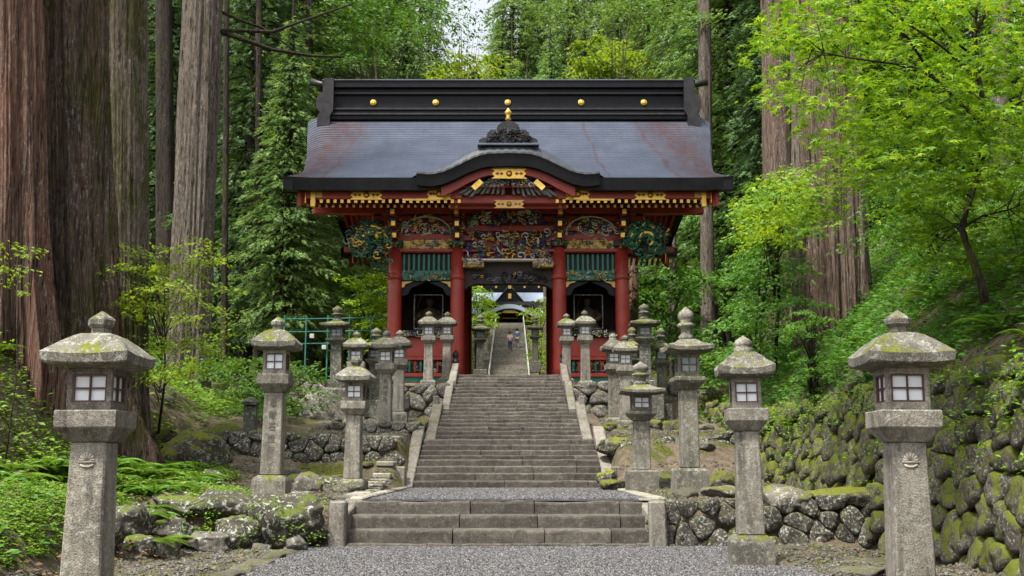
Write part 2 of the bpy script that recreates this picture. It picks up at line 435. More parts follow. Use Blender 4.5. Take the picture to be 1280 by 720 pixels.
# gravel and earth
def m_ground():
    t = NT('forest_ground'); c = t.pos()
    n1 = t.noise(c, .8, 5, .65); n2 = t.noise(c, 6, 5, .7); n3 = t.noise(c, 40, 3, .7)
    soil = t.mix(t.ramp(n2, [(.3, 0.0), (.7, 1.0)]), (.045, .033, .022), (.15, .115, .08))
    soil = t.mix(t.math('MULTIPLY', t.ramp(n3, [(.5, 0.0), (.65, 1.0)]), .5), soil, (.24, .21, .17))
    g = t.mix(t.ramp(t.noise(c, 30, 4), [(.35, 0.0), (.65, 1.0)]), (.02, .03, .006), (.09, .10, .014))
    n4 = t.noise(c, 2.6, 6, .8)
    col = t.mix(t.ramp(t.mix(.5, n1, n4), [(.50, 0.0), (.56, 1.0)]), soil, g)
    t.bump(t.mix(.5, n2, n3), .8, .05)
    return t.done(col, .95, spec=.15)
def m_gravel(name, lo, hi):
    t = NT(name); c = t.pos()
    v = t.n.new('ShaderNodeTexVoronoi'); t.l.new(c, v.inputs['Vector']); v.inputs['Scale'].default_value = 42
    sep = t.n.new('ShaderNodeSeparateColor'); t.l.new(v.outputs[1], sep.inputs[0])
    col = t.mix(sep.outputs[0], lo, hi)
    col = t.mix(t.ramp(v.outputs[0], [(.35, 0.0), (.75, 1.0)]), col, tuple(x * .3 for x in lo))
    big = t.noise(c, .7, 4, .6)
    col = t.mix(t.math('MULTIPLY', t.ramp(big, [(.5, 0.0), (.7, 1.0)]), .35), col, (.10, .08, .06))
    t.bump(v.outputs[0], -.8, .02) if False else t.bump(v.outputs[0], .8, .02)
    return t.done(col, .85, spec=.3)
M['ground'] = m_ground()
M['soil_dark'] = m_flat('gap_shade_soil', (.018, .014, .009), .95, var=.5, scale=6, bump=.5, spec=.1)  # near-black wall core: shade of the gaps between stones put into its colour
M['gravel'] = m_gravel('gravel_bed', (.05, .05, .052), (.15, .15, .155))
def m_pebble():
    t = NT('gravel_stone')
    col = t.ramp(t.island(), [(0, (.045, .044, .044)), (.4, (.082, .081, .082)), (.8, (.132, .13, .131)), (1, (.23, .225, .22))])
    return t.done(col, .8, spec=.3)
M['pebble'] = m_pebble()

# ================================================================== terrain
YS = [-30, 14.5, 14.75, 19, 21.6, 22.6, 25, 28, 28.75, 29.1, 31, 45, 70, 100, 103, 122, 200, 330]
ZS = [0, 0, .52, .62, .82, 1.5, 1.85, 2.2, 2.25, 3.22, 3.28, 3.4, 3.55, 13.8, 13.9, 14.2, 62, 90]
def sstep(a, b, x):
    t = np.clip((x - a) / (b - a), 0, 1); return t * t * (3 - 2 * t)
def H(x, y):
    x = np.asarray(x, float); y = np.asarray(y, float)
    s = np.interp(y, YS, ZS)
    # under the stairs: stay below the treads
    st = np.interp(y, [14.4, 14.6, 15.6, 22.1, 24.6, 27.2, 30.5, 31], [0, -.2, .5, .5, 1.2, 2.0, 3.1, 3.28])
    inside = (1 - sstep(2.0, 2.35, np.abs(x + .05))) * (y > 14.4) * (y < 31)
    z = s * (1 - inside) + np.minimum(st, s) * inside
    # left: herb slope, then the steep bank that carries the giant cedars
    xl = -x
    near = 1 - sstep(14.2, 14.7, y)
    herb = np.clip(xl - 4.15, 0, 3) * .19 + .42 * sstep(4.15, 4.75, xl - .08 * (y - 9) * (y > 9)) * near
    top = np.interp(y, [0, 12, 20, 24, 30, 45, 60], [2.6, 2.7, 2.9, 2.9, 3.0, 3.6, 4.2])
    bank = sstep(6.7, 8.2, xl + .35 * np.sin(y * .9)) * np.clip(top - z - herb, 0, 9) + np.clip(xl - 8.2, 0, 40) * .22
    z = z + np.where(y < 70, herb * (1 - sstep(24, 30, y)) + bank * (1 - sstep(60, 75, y)), 0)
    # right: terrace wall with the wooded slope above it
    xr = 4.95 + np.clip(y - 40, 0, 100) * .12
    up = sstep(xr - .12, xr + .28, x)
    hill = 2.1 + .86 * np.clip(x - xr - .1, 0, 9) + .35 * np.clip(x - xr - 9, 0, 60)
    z = np.where(y < 95, np.maximum(z, z * (1 - up) + np.maximum(hill, z) * up), z + np.clip(np.abs(x) - 12, 0, 60) * .25)
    # unevenness off the paths
    k = sstep(2.5, 3.3, np.abs(x)) + (y > 45)
    z = z + np.minimum(k, 1) * (.05 * np.sin(x * 2.3 + y * 1.1) * np.sin(y * 1.9 - x * .7) + .03 * np.sin(x * 6.1 + 1) * np.sin(y * 5.3))
    return z
def h(x, y): return float(H(x, y))

def axis(knots):
    out = []
    for a, b, st in knots:
        out += list(np.arange(a, b, st))
    return np.array(out + [knots[-1][1]])
gx = axis([(-160, -40, 8), (-40, -14, 1.2), (-14, -9, .35), (-9, 9, .14), (9, 16, .35), (16, 40, 1.2), (40, 160, 8)])
gy = axis([(-40, 4, 2), (4, 8, .4), (8, 32, .14), (32, 46, .5), (46, 130, 1.5), (130, 330, 10)])
GX, GY = np.meshgrid(gx, gy)
GZ = H(GX, GY)
V = np.stack([GX.ravel(), GY.ravel(), GZ.ravel()], 1)
nxg, nyg = len(gx), len(gy)
I = (np.arange(nyg - 1)[:, None] * nxg + np.arange(nxg - 1)[None, :]).ravel()
T = np.stack([I, I + 1, I + nxg + 1, I + nxg], 1)
tag(inst('forest_ground', npmesh('forest_ground', V, T, M['ground'], smooth=True)), kind='structure', label='dark forest floor of soil and moss on both sides of the stairs')

def sheet(name, poly, z, mat, label):
    mb = MB(); mb.add([(x, y, z) for x, y in poly], [tuple(range(len(poly)))])
    return tag(mb.build(name, mat), kind='structure', label=label)
sheet('gravel_path', [(-2.7, 2), (3.0, 2), (3.1, 9), (3.15, 12.5), (2.75, 14.42), (-2.55, 14.42), (-2.7, 12)], .006, M['gravel'], 'grey gravel path in front of the lowest steps')
sheet('gravel_landing', [(-2.05, 15.2), (2.0, 15.2), (1.95, 22.3), (-2.05, 22.3)], .575, M['gravel'], 'grey gravel landing between the lower steps and the main stairs')

# loose gravel: small angular stones
def pebbles(name, pts, z, rmin, rmax, mat, label, zf=None):
    n = len(pts)
    base = np.array([(1, 0, 0), (-1, 0, 0), (0, 1, 0), (0, -1, 0), (0, 0, .7), (0, 0, -.7)], float)
    tri = np.array([(0, 2, 4), (2, 1, 4), (1, 3, 4), (3, 0, 4), (2, 0, 5), (1, 2, 5), (3, 1, 5), (0, 3, 5)])
    r = nr.uniform(rmin, rmax, (n, 1, 1)) * nr.uniform(.55, 1.2, (n, 6, 1))
    a = nr.uniform(0, 6.28, n); ca, sa = np.cos(a), np.sin(a)
    B = base[None] * r
    tl = nr.uniform(-.6, .6, n); ct, s_ = np.cos(tl), np.sin(tl)
    X = B[..., 0] * ct[:, None] - B[..., 2] * s_[:, None]; Z = B[..., 0] * s_[:, None] + B[..., 2] * ct[:, None]
    Y = B[..., 1]
    X2 = X * ca[:, None] - Y * sa[:, None]; Y2 = X * sa[:, None] + Y * ca[:, None]
    zz = (z + nr.uniform(0, .008, n)) if zf is None else zf
    Vv = np.stack([X2 + pts[:, :1], Y2 + pts[:, 1:2], Z + np.asarray(zz).reshape(-1, 1)], 2).reshape(-1, 3)
    Tt = (tri[None] + (np.arange(n) * 6)[:, None, None]).reshape(-1, 3)
    return tag(inst(name, npmesh(name, Vv, Tt, mat)), kind='stuff', label=label)
pts = np.stack([nr.uniform(-2.75, 3.15, 80000), 14.42 - 5.6 * nr.uniform(0, 1, 80000) ** 1.0], 1)
pts = pts[(pts[:, 0] > -2.62 + .12 * np.sin(pts[:, 1] * 3) - .15 * nr.uniform(0, 1, len(pts))) & (pts[:, 0] < 3.0 + .15 * np.sin(pts[:, 1] * 2.3) + .2 * nr.uniform(0, 1, len(pts)))]
pebbles('gravel', pts, .010, .007, .017, M['pebble'], 'loose grey gravel stones on the path before the lowest steps')
pts = np.stack([nr.uniform(-2.03, 1.98, 16000), nr.uniform(15.5, 22.2, 16000)], 1)
pebbles('landing_gravel', pts, .582, .010, .020, M['pebble'], 'loose pale gravel stones on the landing')
def strewn():
    n = 900; x = nr.uniform(-2.6, 3.0, n); y = nr.uniform(8.5, 14.3, n); k = nr.uniform(0, 1, n) < .25 + .75 * (np.abs(x - .2) > 1.8); x, y = x[k], y[k]; n = len(x); a = nr.uniform(0, 6.28, n); L = nr.uniform(.02, .05, n); w = .006
    V_ = np.stack([np.stack([x, y, np.full(n, .026)], 1), np.stack([x + L * np.cos(a), y + L * np.sin(a), np.full(n, .030)], 1), np.stack([x + .5 * L * np.cos(a) - w * np.sin(a), y + .5 * L * np.sin(a) + w * np.cos(a), np.full(n, .034)], 1)], 1).reshape(-1, 3)
    tag(inst('fallen_needles', npmesh('fallen_needles', V_, np.arange(3 * n).reshape(-1, 3), M['litter'])), 'brown needles and leaf bits strewn on the gravel path', kind='stuff')
strewn()
# stony litter on the bare earth either side
def earth_pts(n, x0, x1, y0, y1): return np.stack([nr.uniform(x0, x1, n), nr.uniform(y0, y1, n)], 1)
pp = np.concatenate([earth_pts(5000, -4.4, -2.65, 9, 14.3), earth_pts(4200, 3.0, 4.8, 8, 14.4), earth_pts(5000, -5.4, -2.3, 14.9, 21.8), earth_pts(4000, 2.2, 4.7, 14.9, 22), earth_pts(3000, -4.5, -2.3, 22.8, 28.6), earth_pts(3000, 2.2, 4.6, 22.8, 28.6)])
pebbles('rubble', pp, 0, .012, .04, M['rock_clean'], 'scattered stone chips on the bare earth beside the stairs', zf=H(pp[:, 0], pp[:, 1]) + .006)

# ================================================================== rocks
def rock_mesh(name, seed, sub=2, p=3.0, amp=.16, mats=None, sc=(1, 1, 1), freq=1.6):
    bm = bmesh.new(); bmesh.ops.create_icosphere(bm, subdivisions=sub, radius=1)
    off = Vector((seed * 13.7, seed * 5.1, seed * 3.3))
    for v in bm.verts:
        q = v.co.normalized()
        k = (abs(q.x) ** p + abs(q.y) ** p + abs(q.z) ** p) ** (-1 / p)
        q = q * k
        n1 = mn.noise(q * freq + off); n2 = mn.noise(q * freq * 2.6 + off); n3 = mn.noise(q * freq * 6 + off)
        q = q * (1 + amp * (1.3 * n1 + .55 * n2 + .22 * n3))
        v.co = q
    # broken faces: cut the lump with random planes
    rr_ = random.Random(seed * 7.7)
    for kk in range(11):
        a = Vector((rr_.gauss(0, 1), rr_.gauss(0, 1), rr_.gauss(0, 1))).normalized(); dcut = rr_.uniform(.70, .98)
        for v in bm.verts:
            dd = v.co.dot(a)
            if dd > dcut: v.co -= a * (dd - dcut) * .93
    for v in bm.verts:
        q = v.co; q = q * (1 + .085 * mn.noise(q * 5 + off) + .055 * mn.noise(q * 11 + off))
        v.co = Vector((q.x * sc[0], q.y * sc[1], q.z * sc[2]))
    me = bpy.data.meshes.new(name); bm.to_mesh(me); bm.free()
    me.materials.append(mats); me.polygons.foreach_set('use_smooth', [True] * len(me.polygons)); me.update()
    return me
RK = {}
for key in ('rock', 'rock_mossy', 'rock_clean'):
    RK[key] = [rock_mesh('stone', i + hash_, 3, 3.6, .14, M[key]) for hash_ in ({'rock': 1, 'rock_mossy': 20, 'rock_clean': 40}[key],) for i in range(8)]

def stone_wall(label, cat, A, B, zb, zt, size, key, lean=.2, group=None, thick=.5, maxn=300, side=1, name='stone_wall'):
    """dry-stone face from A to B (x,y); zb, zt functions of t; side=+1: the earth lies to the left of A->B"""
    A = Vector((A[0], A[1], 0)); B = Vector((B[0], B[1], 0)); L = (B - A).length; u = (B - A).normalized()
    nrm = Vector((-u.y, u.x, 0)) * side             # towards the earth
    ang = math.atan2(u.y, u.x)
    root = empty(name, (A.x, A.y, zb(0)), 0, label, cat, group)
    off = Vector(root.location)
    core = MB()
    N = 12
    for i in range(N):
        t0, t1 = i / N, (i + 1) / N
        p0, p1 = A + u * L * t0, A + u * L * t1
        q = []
        for (p, t) in ((p0, t0), (p1, t1)):
            z0, z1 = zb(t) - .3, zt(t) - .10
            q += [p + nrm * .20 + Vector((0, 0, z0)), p + nrm * (thick + .35) + Vector((0, 0, z0)), p + nrm * (thick + .35 + lean * .5) + Vector((0, 0, z1)), p + nrm * (.22 + lean * (z1 - z0)) + Vector((0, 0, z1))]
        core.add([v - off for v in q], [(0, 4, 5, 1), (1, 5, 6, 2), (2, 6, 7, 3), (3, 7, 4, 0), (0, 1, 2, 3), (7, 6, 5, 4)])
    core.build('earth_core', M['soil_dark'], root)
    # fitted stones: cells of a jittered grid, each cut against its neighbours
    hmax = max(zt(t / 8) - zb(t / 8) for t in range(9)); sx_, sz_ = size * 1.05, size * .80
    seeds = {}; nI, nJ = int(L / sx_) + 3, int(hmax / sz_) + 3
    for i in range(-1, nI):
        for j in range(-1, nJ):
            seeds[i, j] = ((i + .5 + (.5 if j % 2 else 0) + rnd.uniform(-.42, .42)) * sx_, (j + .5 + rnd.uniform(-.40, .40)) * sz_)
    wm = {'rock': 'wall_dark', 'rock_mossy': 'wall_moss', 'rock_clean': 'wall_pale'}[key]; cnt = 0
    for (i, j), (cs, cz) in sorted(seeds.items()):
        t = min(1, max(0, cs / L)); hz = zt(t) - zb(t)
        if cs < -.05 or cs > L + .05 or cz < -.1 or cz > hz + size * .05 or cnt >= maxn: continue
        poly = [(cs - 2, cz - 2), (cs + 2, cz - 2), (cs + 2, cz + 2), (cs - 2, cz + 2)]
        for di in (-2, -1, 0, 1, 2):
            for dj in (-2, -1, 0, 1, 2):
                q = seeds.get((i + di, j + dj))
                if (di or dj) and q:
                    mx, mz = (cs + q[0]) / 2, (cz + q[1]) / 2; nx_, nz_ = q[0] - cs, q[1] - cz
                    out = []
                    for k in range(len(poly)):
                        p0, p1 = poly[k - 1], poly[k]; d0 = (p0[0] - mx) * nx_ + (p0[1] - mz) * nz_; d1 = (p1[0] - mx) * nx_ + (p1[1] - mz) * nz_
                        if (d0 <= 0) != (d1 <= 0):
                            f = d0 / (d0 - d1); out.append((p0[0] + (p1[0] - p0[0]) * f, p0[1] + (p1[1] - p0[1]) * f))
                        if d1 <= 0: out.append(p1)
                    poly = out
        poly = [(min(max(x, cs - size), cs + size), min(max(z, cz - size), max(cz + .05, hz + rnd.uniform(-.02, .05)))) for x, z in poly]
        if len(poly) < 3: continue
        # resample the outline, round its corners and pull it in from the joint
        per = [];
        for k in range(len(poly)):
            p0, p1 = poly[k - 1], poly[k]; ln = math.hypot(p1[0] - p0[0], p1[1] - p0[1]); m = max(1, int(ln / (size * .22)))
            per += [(p0[0] + (p1[0] - p0[0]) * q / m, p0[1] + (p1[1] - p0[1]) * q / m) for q in range(m)]
        if len(per) < 5: continue
        for _ in range(1): per = [((per[k - 1][0] + 2 * per[k][0] + per[(k + 1) % len(per)][0]) / 4, (per[k - 1][1] + 2 * per[k][1] + per[(k + 1) % len(per)][1]) / 4) for k in range(len(per))]
        mx = sum(p[0] for p in per) / len(per); mz = sum(p[1] for p in per) / len(per)
        dep = size * rnd.uniform(.12, .30); tx, tz = rnd.uniform(-.35, .35), rnd.uniform(-.30, .30); so_ = rnd.uniform(0, 99); npt = len(per)
        vs = []
        for (kk, dd) in ((.95, -.35), (.985, .0), (.95, .62), (.80, 1.0), (.40, 1.0)):
            for (x, z) in per:
                X, Z = (x - mx) * kk, (z - mz) * kk
                nn = mn.noise(Vector((x * 5 / size * .4, z * 5 / size * .4, so_ + dd))) + .5 * mn.noise(Vector((x * 14 / size * .4, z * 14 / size * .4, so_)))
                D_ = dep * dd * (1 + tx * X / size * 2 + tz * Z / size * 2) + nn * size * .13 * (dd > 0) + .0
                X *= 1 + .10 * nn * (dd >= 0); Z *= 1 + .10 * nn * (dd >= 0)
                zz_ = mz + Z
                w_ = A + u * (mx + X) + nrm * (.10 + lean * zz_ - D_) + Vector((0, 0, zb(t) + zz_))
                vs.append(w_)
        cen = sum(vs, Vector()) / len(vs)
        vs.append(sum(vs[4 * npt:5 * npt], Vector()) / npt - nrm * dep * .02)
        fs = [(r * npt + k, r * npt + (k + 1) % npt, (r + 1) * npt + (k + 1) % npt, (r + 1) * npt + k) for r in range(4) for k in range(npt)]
        fs += [(4 * npt + k, 4 * npt + (k + 1) % npt, 5 * npt) for k in range(npt)]
        mb = MB(); mb.add([v - cen for v in vs], fs, 0, True)
        me = mb.mesh('stone', M[wm]); inst('stone', me, root, cen - off); cnt += 1
    return root

def Lf(v0, v1): return lambda t: lerp(v0, v1, t)
# right: the long mossy terrace wall
stone_wall('long leaning retaining wall of moss covered stones below the wooded slope', 'stone wall', (4.62, 6.6), (4.72, 20.0), lambda t: interp(t, [0, .55, .62, 1], [-.05, 0, .45, .6]),
           lambda t: 2.12 + .10 * math.sin(t * 21) + .05 * math.sin(t * 57), .40, 'rock_mossy', lean=.20, side=-1, maxn=300)
stone_wall('far end of the mossy terrace wall, behind the tall mossy lantern', 'stone wall', (4.74, 20.1), (4.80, 27.5), lambda t: lerp(.7, 2.0, t),
           lambda t: 2.12 + .5 * t, .42, 'rock_mossy', lean=.2, side=-1, maxn=120)
# lower rock walls beside the lowest steps
stone_wall('low wall of lichen spotted rocks right of the lowest steps', 'rock wall', (2.1, 14.38), (4.75, 14.45), Lf(-.03, 0), lambda t: interp(t, [0, .5, 1], [.58, .62, .60]), .33, 'rock', lean=.15, side=1)
# terraces beside the main stairs
stone_wall('dark rock terrace wall left of the stairs behind the slim lanterns', 'rock wall', (-6.3, 21.7), (-2.35, 22.0), Lf(.75, .72), Lf(1.75, 1.62), .34, 'rock', lean=.15, side=1)
stone_wall('rock terrace wall right of the stairs behind the pair of mossy lanterns', 'rock wall', (2.35, 22.4), (4.75, 22.6), Lf(.8, .8), Lf(1.5, 1.75), .36, 'rock', lean=.15, side=1)
stone_wall('upper rock wall under the red gate, left of the stairs', 'rock wall', (-6.6, 28.7), (-1.75, 28.7), Lf(2.2, 2.2), Lf(3.28, 3.24), .40, 'rock_clean', lean=.1, side=1)
stone_wall('upper wall of large rounded stones under the red gate, right of the stairs', 'rock wall', (1.75, 28.7), (5.6, 28.9), Lf(2.2, 2.25), Lf(3.24, 3.28), .48, 'rock_clean', lean=.1, side=1)
stone_wall('small rock ledge left of the stairs in front of the twin lanterns', 'rock wall', (-4.6, 24.6), (-2.2, 24.6), Lf(1.5, 1.6), Lf(2.02, 2.0), .33, 'rock_clean', lean=.1, side=1)
stone_wall('small mossy ledge right of the stairs in front of the slim lantern pair', 'rock wall', (2.3, 25.0), (4.4, 25.2), Lf(1.6, 1.6), Lf(2.02, 2.1), .33, 'rock_mossy', lean=.1, side=1)

def boulder(px, py, d, sx, sy, sz, key, label, seed, rz=0, name='boulder', group=None, sub=4, tilt=0):
    p = P(px, py, d)
    me = rock_mesh('boulder', seed, sub, 3.4, .2, M[key], (sx, sy, sz), 1.3)
    o = inst(name, me, None, (p.x, p.y, h(p.x, p.y) + sz * .45), (0, tilt, rz))
    return tag(o, label, 'boulder', group)
# left row of big rocks along the terrace edge, x in px
for (px, d, sx, sy, sz, z, key, lab, rz) in (
    (360, 14.35, .56, .42, .36, .30, 'rock', 'big pale lichened boulder against the left post of the lowest steps', .2),
    (283, 14.6, .50, .40, .20, .52, 'rock', 'flat topped grey boulder topping the left rock row', -.1),
    (230, 14.9, .40, .35, .19, .50, 'rock', 'long dark boulder on the rock row beside the ferns', .1),
    (300, 14.15, .30, .28, .22, .18, 'rock', 'mossy boulder below the flat topped one', .5),
    (262, 13.7, .26, .22, .16, .10, 'rock_clean', 'small tan rock lying on the gravel at the foot of the rock row', .3),
    (372, 13.75, .15, .13, .12, .08, 'rock_clean', 'small mossy rock at the foot of the big pale boulder', .1),
    (182, 13.9, .30, .26, .22, .30, 'rock', 'brownish boulder in the middle of the left rock row', .8),
    (215, 13.8, .27, .22, .17, .26, 'rock', 'boulder with ferns round it right of the near left lantern', -.4),
    (172, 13.0, .26, .24, .17, .10, 'rock', 'low brown boulder at the gravel edge right of the near left lantern', .1),
    (135, 12.4, .26, .30, .30, .34, 'rock', 'tall dark boulder touching the near left lantern in view', .2),
    (205, 13.2, .22, .2, .13, .06, 'rock_clean', 'flat brown rock lying in the leaf litter before the rock row', .9),
    (158, 13.4, .30, .28, .22, .36, 'rock', 'dark boulder at the left end of the rock row', .5),
    (118, 11.6, .22, .2, .14, .12, 'rock', 'small dark rock in the leaf litter right behind the near left lantern', .3),
    (330, 13.6, .12, .1, .07, .04, 'rock_clean', 'small stone at the foot of the two biggest boulders', .2),
    (60, 12.0, .30, .3, .2, .25, 'rock', 'grey boulder in the herbs left of the near left lantern', 1.2),
    (20, 11.6, .25, .3, .17, .2, 'rock_clean', 'small grey boulder in the herbs at the left edge', 0.2),
    (105, 12.9, .28, .24, .2, .45, 'rock_clean', 'half buried boulder behind the near left lantern', .4),
    (240, 20.2, .70, .6, .52, 1.1, 'rock_mossy', 'huge mossy boulder beside the ferns left of the slim lanterns', .3),
    (200, 21.3, .62, .6, .40, 1.35, 'rock_mossy', 'mossy boulder behind the ferns under the pale cedar', -.3),
    (183, 22.5, .52, .5, .62, 1.9, 'rock', 'dark upright boulder under the pale cedar', .1),
    (268, 18.6, .20, .2, .24, .75, 'rock', 'small dark boulder right of the huge mossy one', .6),
    (385, 18.3, .25, .22, .2, .72, 'rock_clean', 'small pale boulder on the earth behind the tall inscribed lantern', .2),
    (418, 19.9, .3, .25, .16, .72, 'rock', 'flat boulder on the earth left of the double roofed lantern', .2),
    (404, 27.5, .62, .5, .55, 2.3, 'rock_clean', 'large pale boulder carrying the tall dark lantern at left', .1),
    (376, 27.3, .42, .4, .35, 2.2, 'rock', 'rock beside the large pale boulder at left', .7),
    (1075, 14.9, .75, .35, .17, .60, 'rock_mossy', 'flat boulder under bright green moss on the low right rock wall', .05),
    (985, 14.8, .35, .3, .18, .58, 'rock_clean', 'pale lichened boulder on top of the low right rock wall', .2),
    (955, 15.6, .3, .3, .15, .62, 'rock', 'small dark boulder behind the low right rock wall', .2),
    (772, 23.2, .4, .35, .22, 1.45, 'rock_mossy', 'mossy boulder on the terrace right of the stairs', .3),
    (768, 20.6, .28, .25, .14, .66, 'rock_mossy', 'low yellow mossed rock by the post of the right balustrade', .4),
    (757, 21.4, .20, .35, .16, .8, 'rock_mossy', 'narrow mossed rock beside the right balustrade', .1),
    (835, 20.5, .35, .3, .18, .72, 'rock', 'boulder between the two mossy lanterns at right', .1),
    (905, 19.5, .4, .35, .2, .72, 'rock_mossy', 'mossy boulder behind the lone lantern at right', .7),
    (900, 17.0, .3, .25, .12, .62, 'rock_clean', 'low stone with moss behind the lone lantern at right', .2),
    (523, 25.5, .22, .3, .17, 1.95, 'rock_mossy', 'mossed rock beside the left balustrade', .2),
    ):
    p = P(px, 600, d); seed = rnd.random() * 50
    me = rock_mesh('boulder', seed, 4, 3.4, .2, M[key], (sx, sy, sz), 1.3)
    tag(inst('boulder', me, None, (p.x, d, z), (rnd.uniform(-.1, .1), rnd.uniform(-.1, .1), rz)), lab, 'boulder')
# small scattered stones on terraces: countable ones
k = 0
for (px, d) in ((232, 12.2), (1040, 12.8), (1075, 12.2), (1010, 13.2), (1060, 13.6)):
    pass
def flat_stones(spots, group, lab):
    root = None
    for i, (x, y, sx, sy, rz) in enumerate(spots):
        o = inst('flat_stone', RK['rock_clean'][i % 8], None, (x, y, h(x, y) + .01), (0, 0, rz), (sx, sy, .045))
        tag(o, lab, 'flat stone', group)
sp = []
for i in range(9):
    t = i / 8; sp.append((-2.72 - .12 * t + rnd.uniform(-.04, .04), 14.0 - 5.2 * t, .15, .30, rnd.uniform(-.2, .2)))
flat_stones(sp, 'flat edging stones along the left of the gravel', 'flat worn edging stone along the left side of the gravel path')
sp = [(3.3, 12.6, .28, .2, .3), (3.7, 12.0, .3, .2, .1), (3.5, 11.2, .3, .25, -.3), (4.1, 12.8, .3, .2, 0), (3.9, 10.7, .35, .25, .2), (4.2, 11.6, .2, .2, .5), (3.4, 13.6, .25, .16, .3)]
flat_stones(sp, 'flat mossy stones on the earth at right', 'flat half buried stone on the bare earth at the lower right')
for i in range(26):
    sidex = rnd.choice((-1, 1)); x = sidex * rnd.uniform(2.45, 4.5); y = rnd.uniform(15.2, 28.2)
    key = rnd.choice(('rock', 'rock_mossy', 'rock_clean', 'rock_mossy')); s = rnd.uniform(.10, .24)
    o = inst('loose_rock', rnd.choice(RK[key]), None, (x, y, h(x, y) + s * .2), (0, 0, rnd.uniform(0, 3)), (s * 1.3, s, s * .6))
    tag(o, 'loose small rock on the terrace %s of the stairs' % ('left' if sidex < 0 else 'right'), 'rock', 'loose rocks on the %s terrace' % ('left' if sidex < 0 else 'right'))

# ================================================================== stairs
def step_row(root, x0, x1, y0, z0, z1, depth, nb, mat='step'):
    """one riser row made of nb blocks"""
    nb += 1; cuts = [x0] + sorted(lerp(x0, x1, (i + rnd.uniform(.25, .75)) / nb) for i in range(1, nb)) + [x1]
    for a, b in zip(cuts[:-1], cuts[1:]):
        mb = MB(); n = max(3, int((b - a) / .11)); H_ = z1 - z0 + .04
        # block with worn, slightly uneven nose
        vs = []; prof = [(0, -H_), (0.0, -.035), (.006, -.012), (.03, 0), (depth + .03, 0), (depth + .03, -H_)]
        ph = rnd.uniform(0, 9)
        for i in range(n + 1):
            t = i / n; x = lerp(a + .006, b - .006, t)
            for j, (yy, zz) in enumerate(prof):
                w = .012 * math.sin(ph + x * 3.1) + .016 * mn.noise(Vector((x * 6, ph, j * .3)))
                wz = -.012 * abs(math.sin(ph + x * 2.2)) + .016 * mn.noise(Vector((x * 5, ph + 9, 0)))
                vs.append((x, y0 + yy + (w if j < 4 else 0), z1 + zz + (wz if 1 <= j <= 3 else 0)))
        k = len(prof); fs = []
        for i in range(n):
            for j in range(k):
                jj = (j + 1) % k
                fs.append((i * k + j, (i + 1) * k + j, (i + 1) * k + jj, i * k + jj))
        fs.append(tuple(range(k))); fs.append(tuple(n * k + j for j in range(k - 1, -1, -1)))
        mb.add(vs, fs); mb.build('step', M[mat], root)
def cheek(root, side, x, y0, y1, z0, z1, w=.26, hgt=.34, mat='cheek'):
    """sloping cheek slab; side -1 left / +1 right; x = inner edge"""
    mb = MB(); xo = x + side * w
    n = 6; vs = []
    for i in range(n + 1):
        t = i / n; y = lerp(y0, y1, t); z = lerp(z0, z1, t) + .012 * math.sin(t * 9)
        for xx, zz in ((x, z - hgt), (x, z - .02), (x + side * .02, z), (xo - side * .03, z), (xo, z - .03), (xo, z - hgt)): vs.append((xx, y, zz))
    fs = []
    for i in range(n):
        for j in range(6):
            jj = (j + 1) % 6; fs.append((i * 6 + j, (i + 1) * 6 + j, (i + 1) * 6 + jj, i * 6 + jj))
    fs.append(tuple(range(6))); fs.append(tuple(n * 6 + j for j in range(5, -1, -1)))
    mb.add(vs, fs); return mb.build('balustrade_slab', M[mat], root)
def stair_post(root, x, y, z0, z1, w=.22):
    mb = MB(); mb.box((x, y, (z0 + z1) / 2), (w, w, z1 - z0), bev=.025, taper=.96); return mb.build('post', M['granite'], root)

low = empty('stone_steps', (0, 14.5, 0), 0, 'three broad stone steps between short posts at the foot of the approach', 'steps')
low.location = (0, 0, 0)
XL0, XL1 = Xp(437, 650, 14.6), Xp(808, 650, 14.6)
step_row(low, XL0 - .35, XL1 + .35, 14.36, 0, .055, .2, 4, 'step')
for i in range(3):
    step_row(low, XL0 - .02, XL1 + .02, 14.45 + .34 * i, .055 + .172 * i, .055 + .172 * (i + 1), .36, 3)
for sx, X in ((-1, XL0), (1, XL1)):
    stair_post(low, X + sx * .12, 14.42, -.02, .60, .23)
    cheek(low, sx, X + sx * .005, 14.5, 15.5, .42, .60, .2, .5)
main = empty('stone_staircase', (0, 0, 0), 0, 'long worn stone staircase rising in three narrowing flights to the red gate', 'staircase')
def cxs(y): return interp(y, [22, 30.5], [-.07, -.10])
def flight(y0, z0, n, rise, tread, hw0, hw1, irregular=None):
    z = z0
    for i in range(n):
        r = rise * (irregular[i] if irregular else 1)
        y = y0 + tread * i; t = i / max(1, n - 1); hw = lerp(hw0, hw1, t); c = cxs(y)
        step_row(main, c - hw, c + hw, y, z, z + r, tread + .05, 3 if i % 3 else 2)
        z += r
    return z
z1 = flight(22.2, .57, 8, .131, .29, 1.95, 1.90, [1.25, 1.15, 1.1, 1.05, .7, .85, .95, .95])
z2 = flight(24.55, z1, 7, .104, .34, 1.66, 1.64)
z3 = flight(26.98, z2, 11, (3.55 - z2) / 11, .325, 1.50, 1.44)
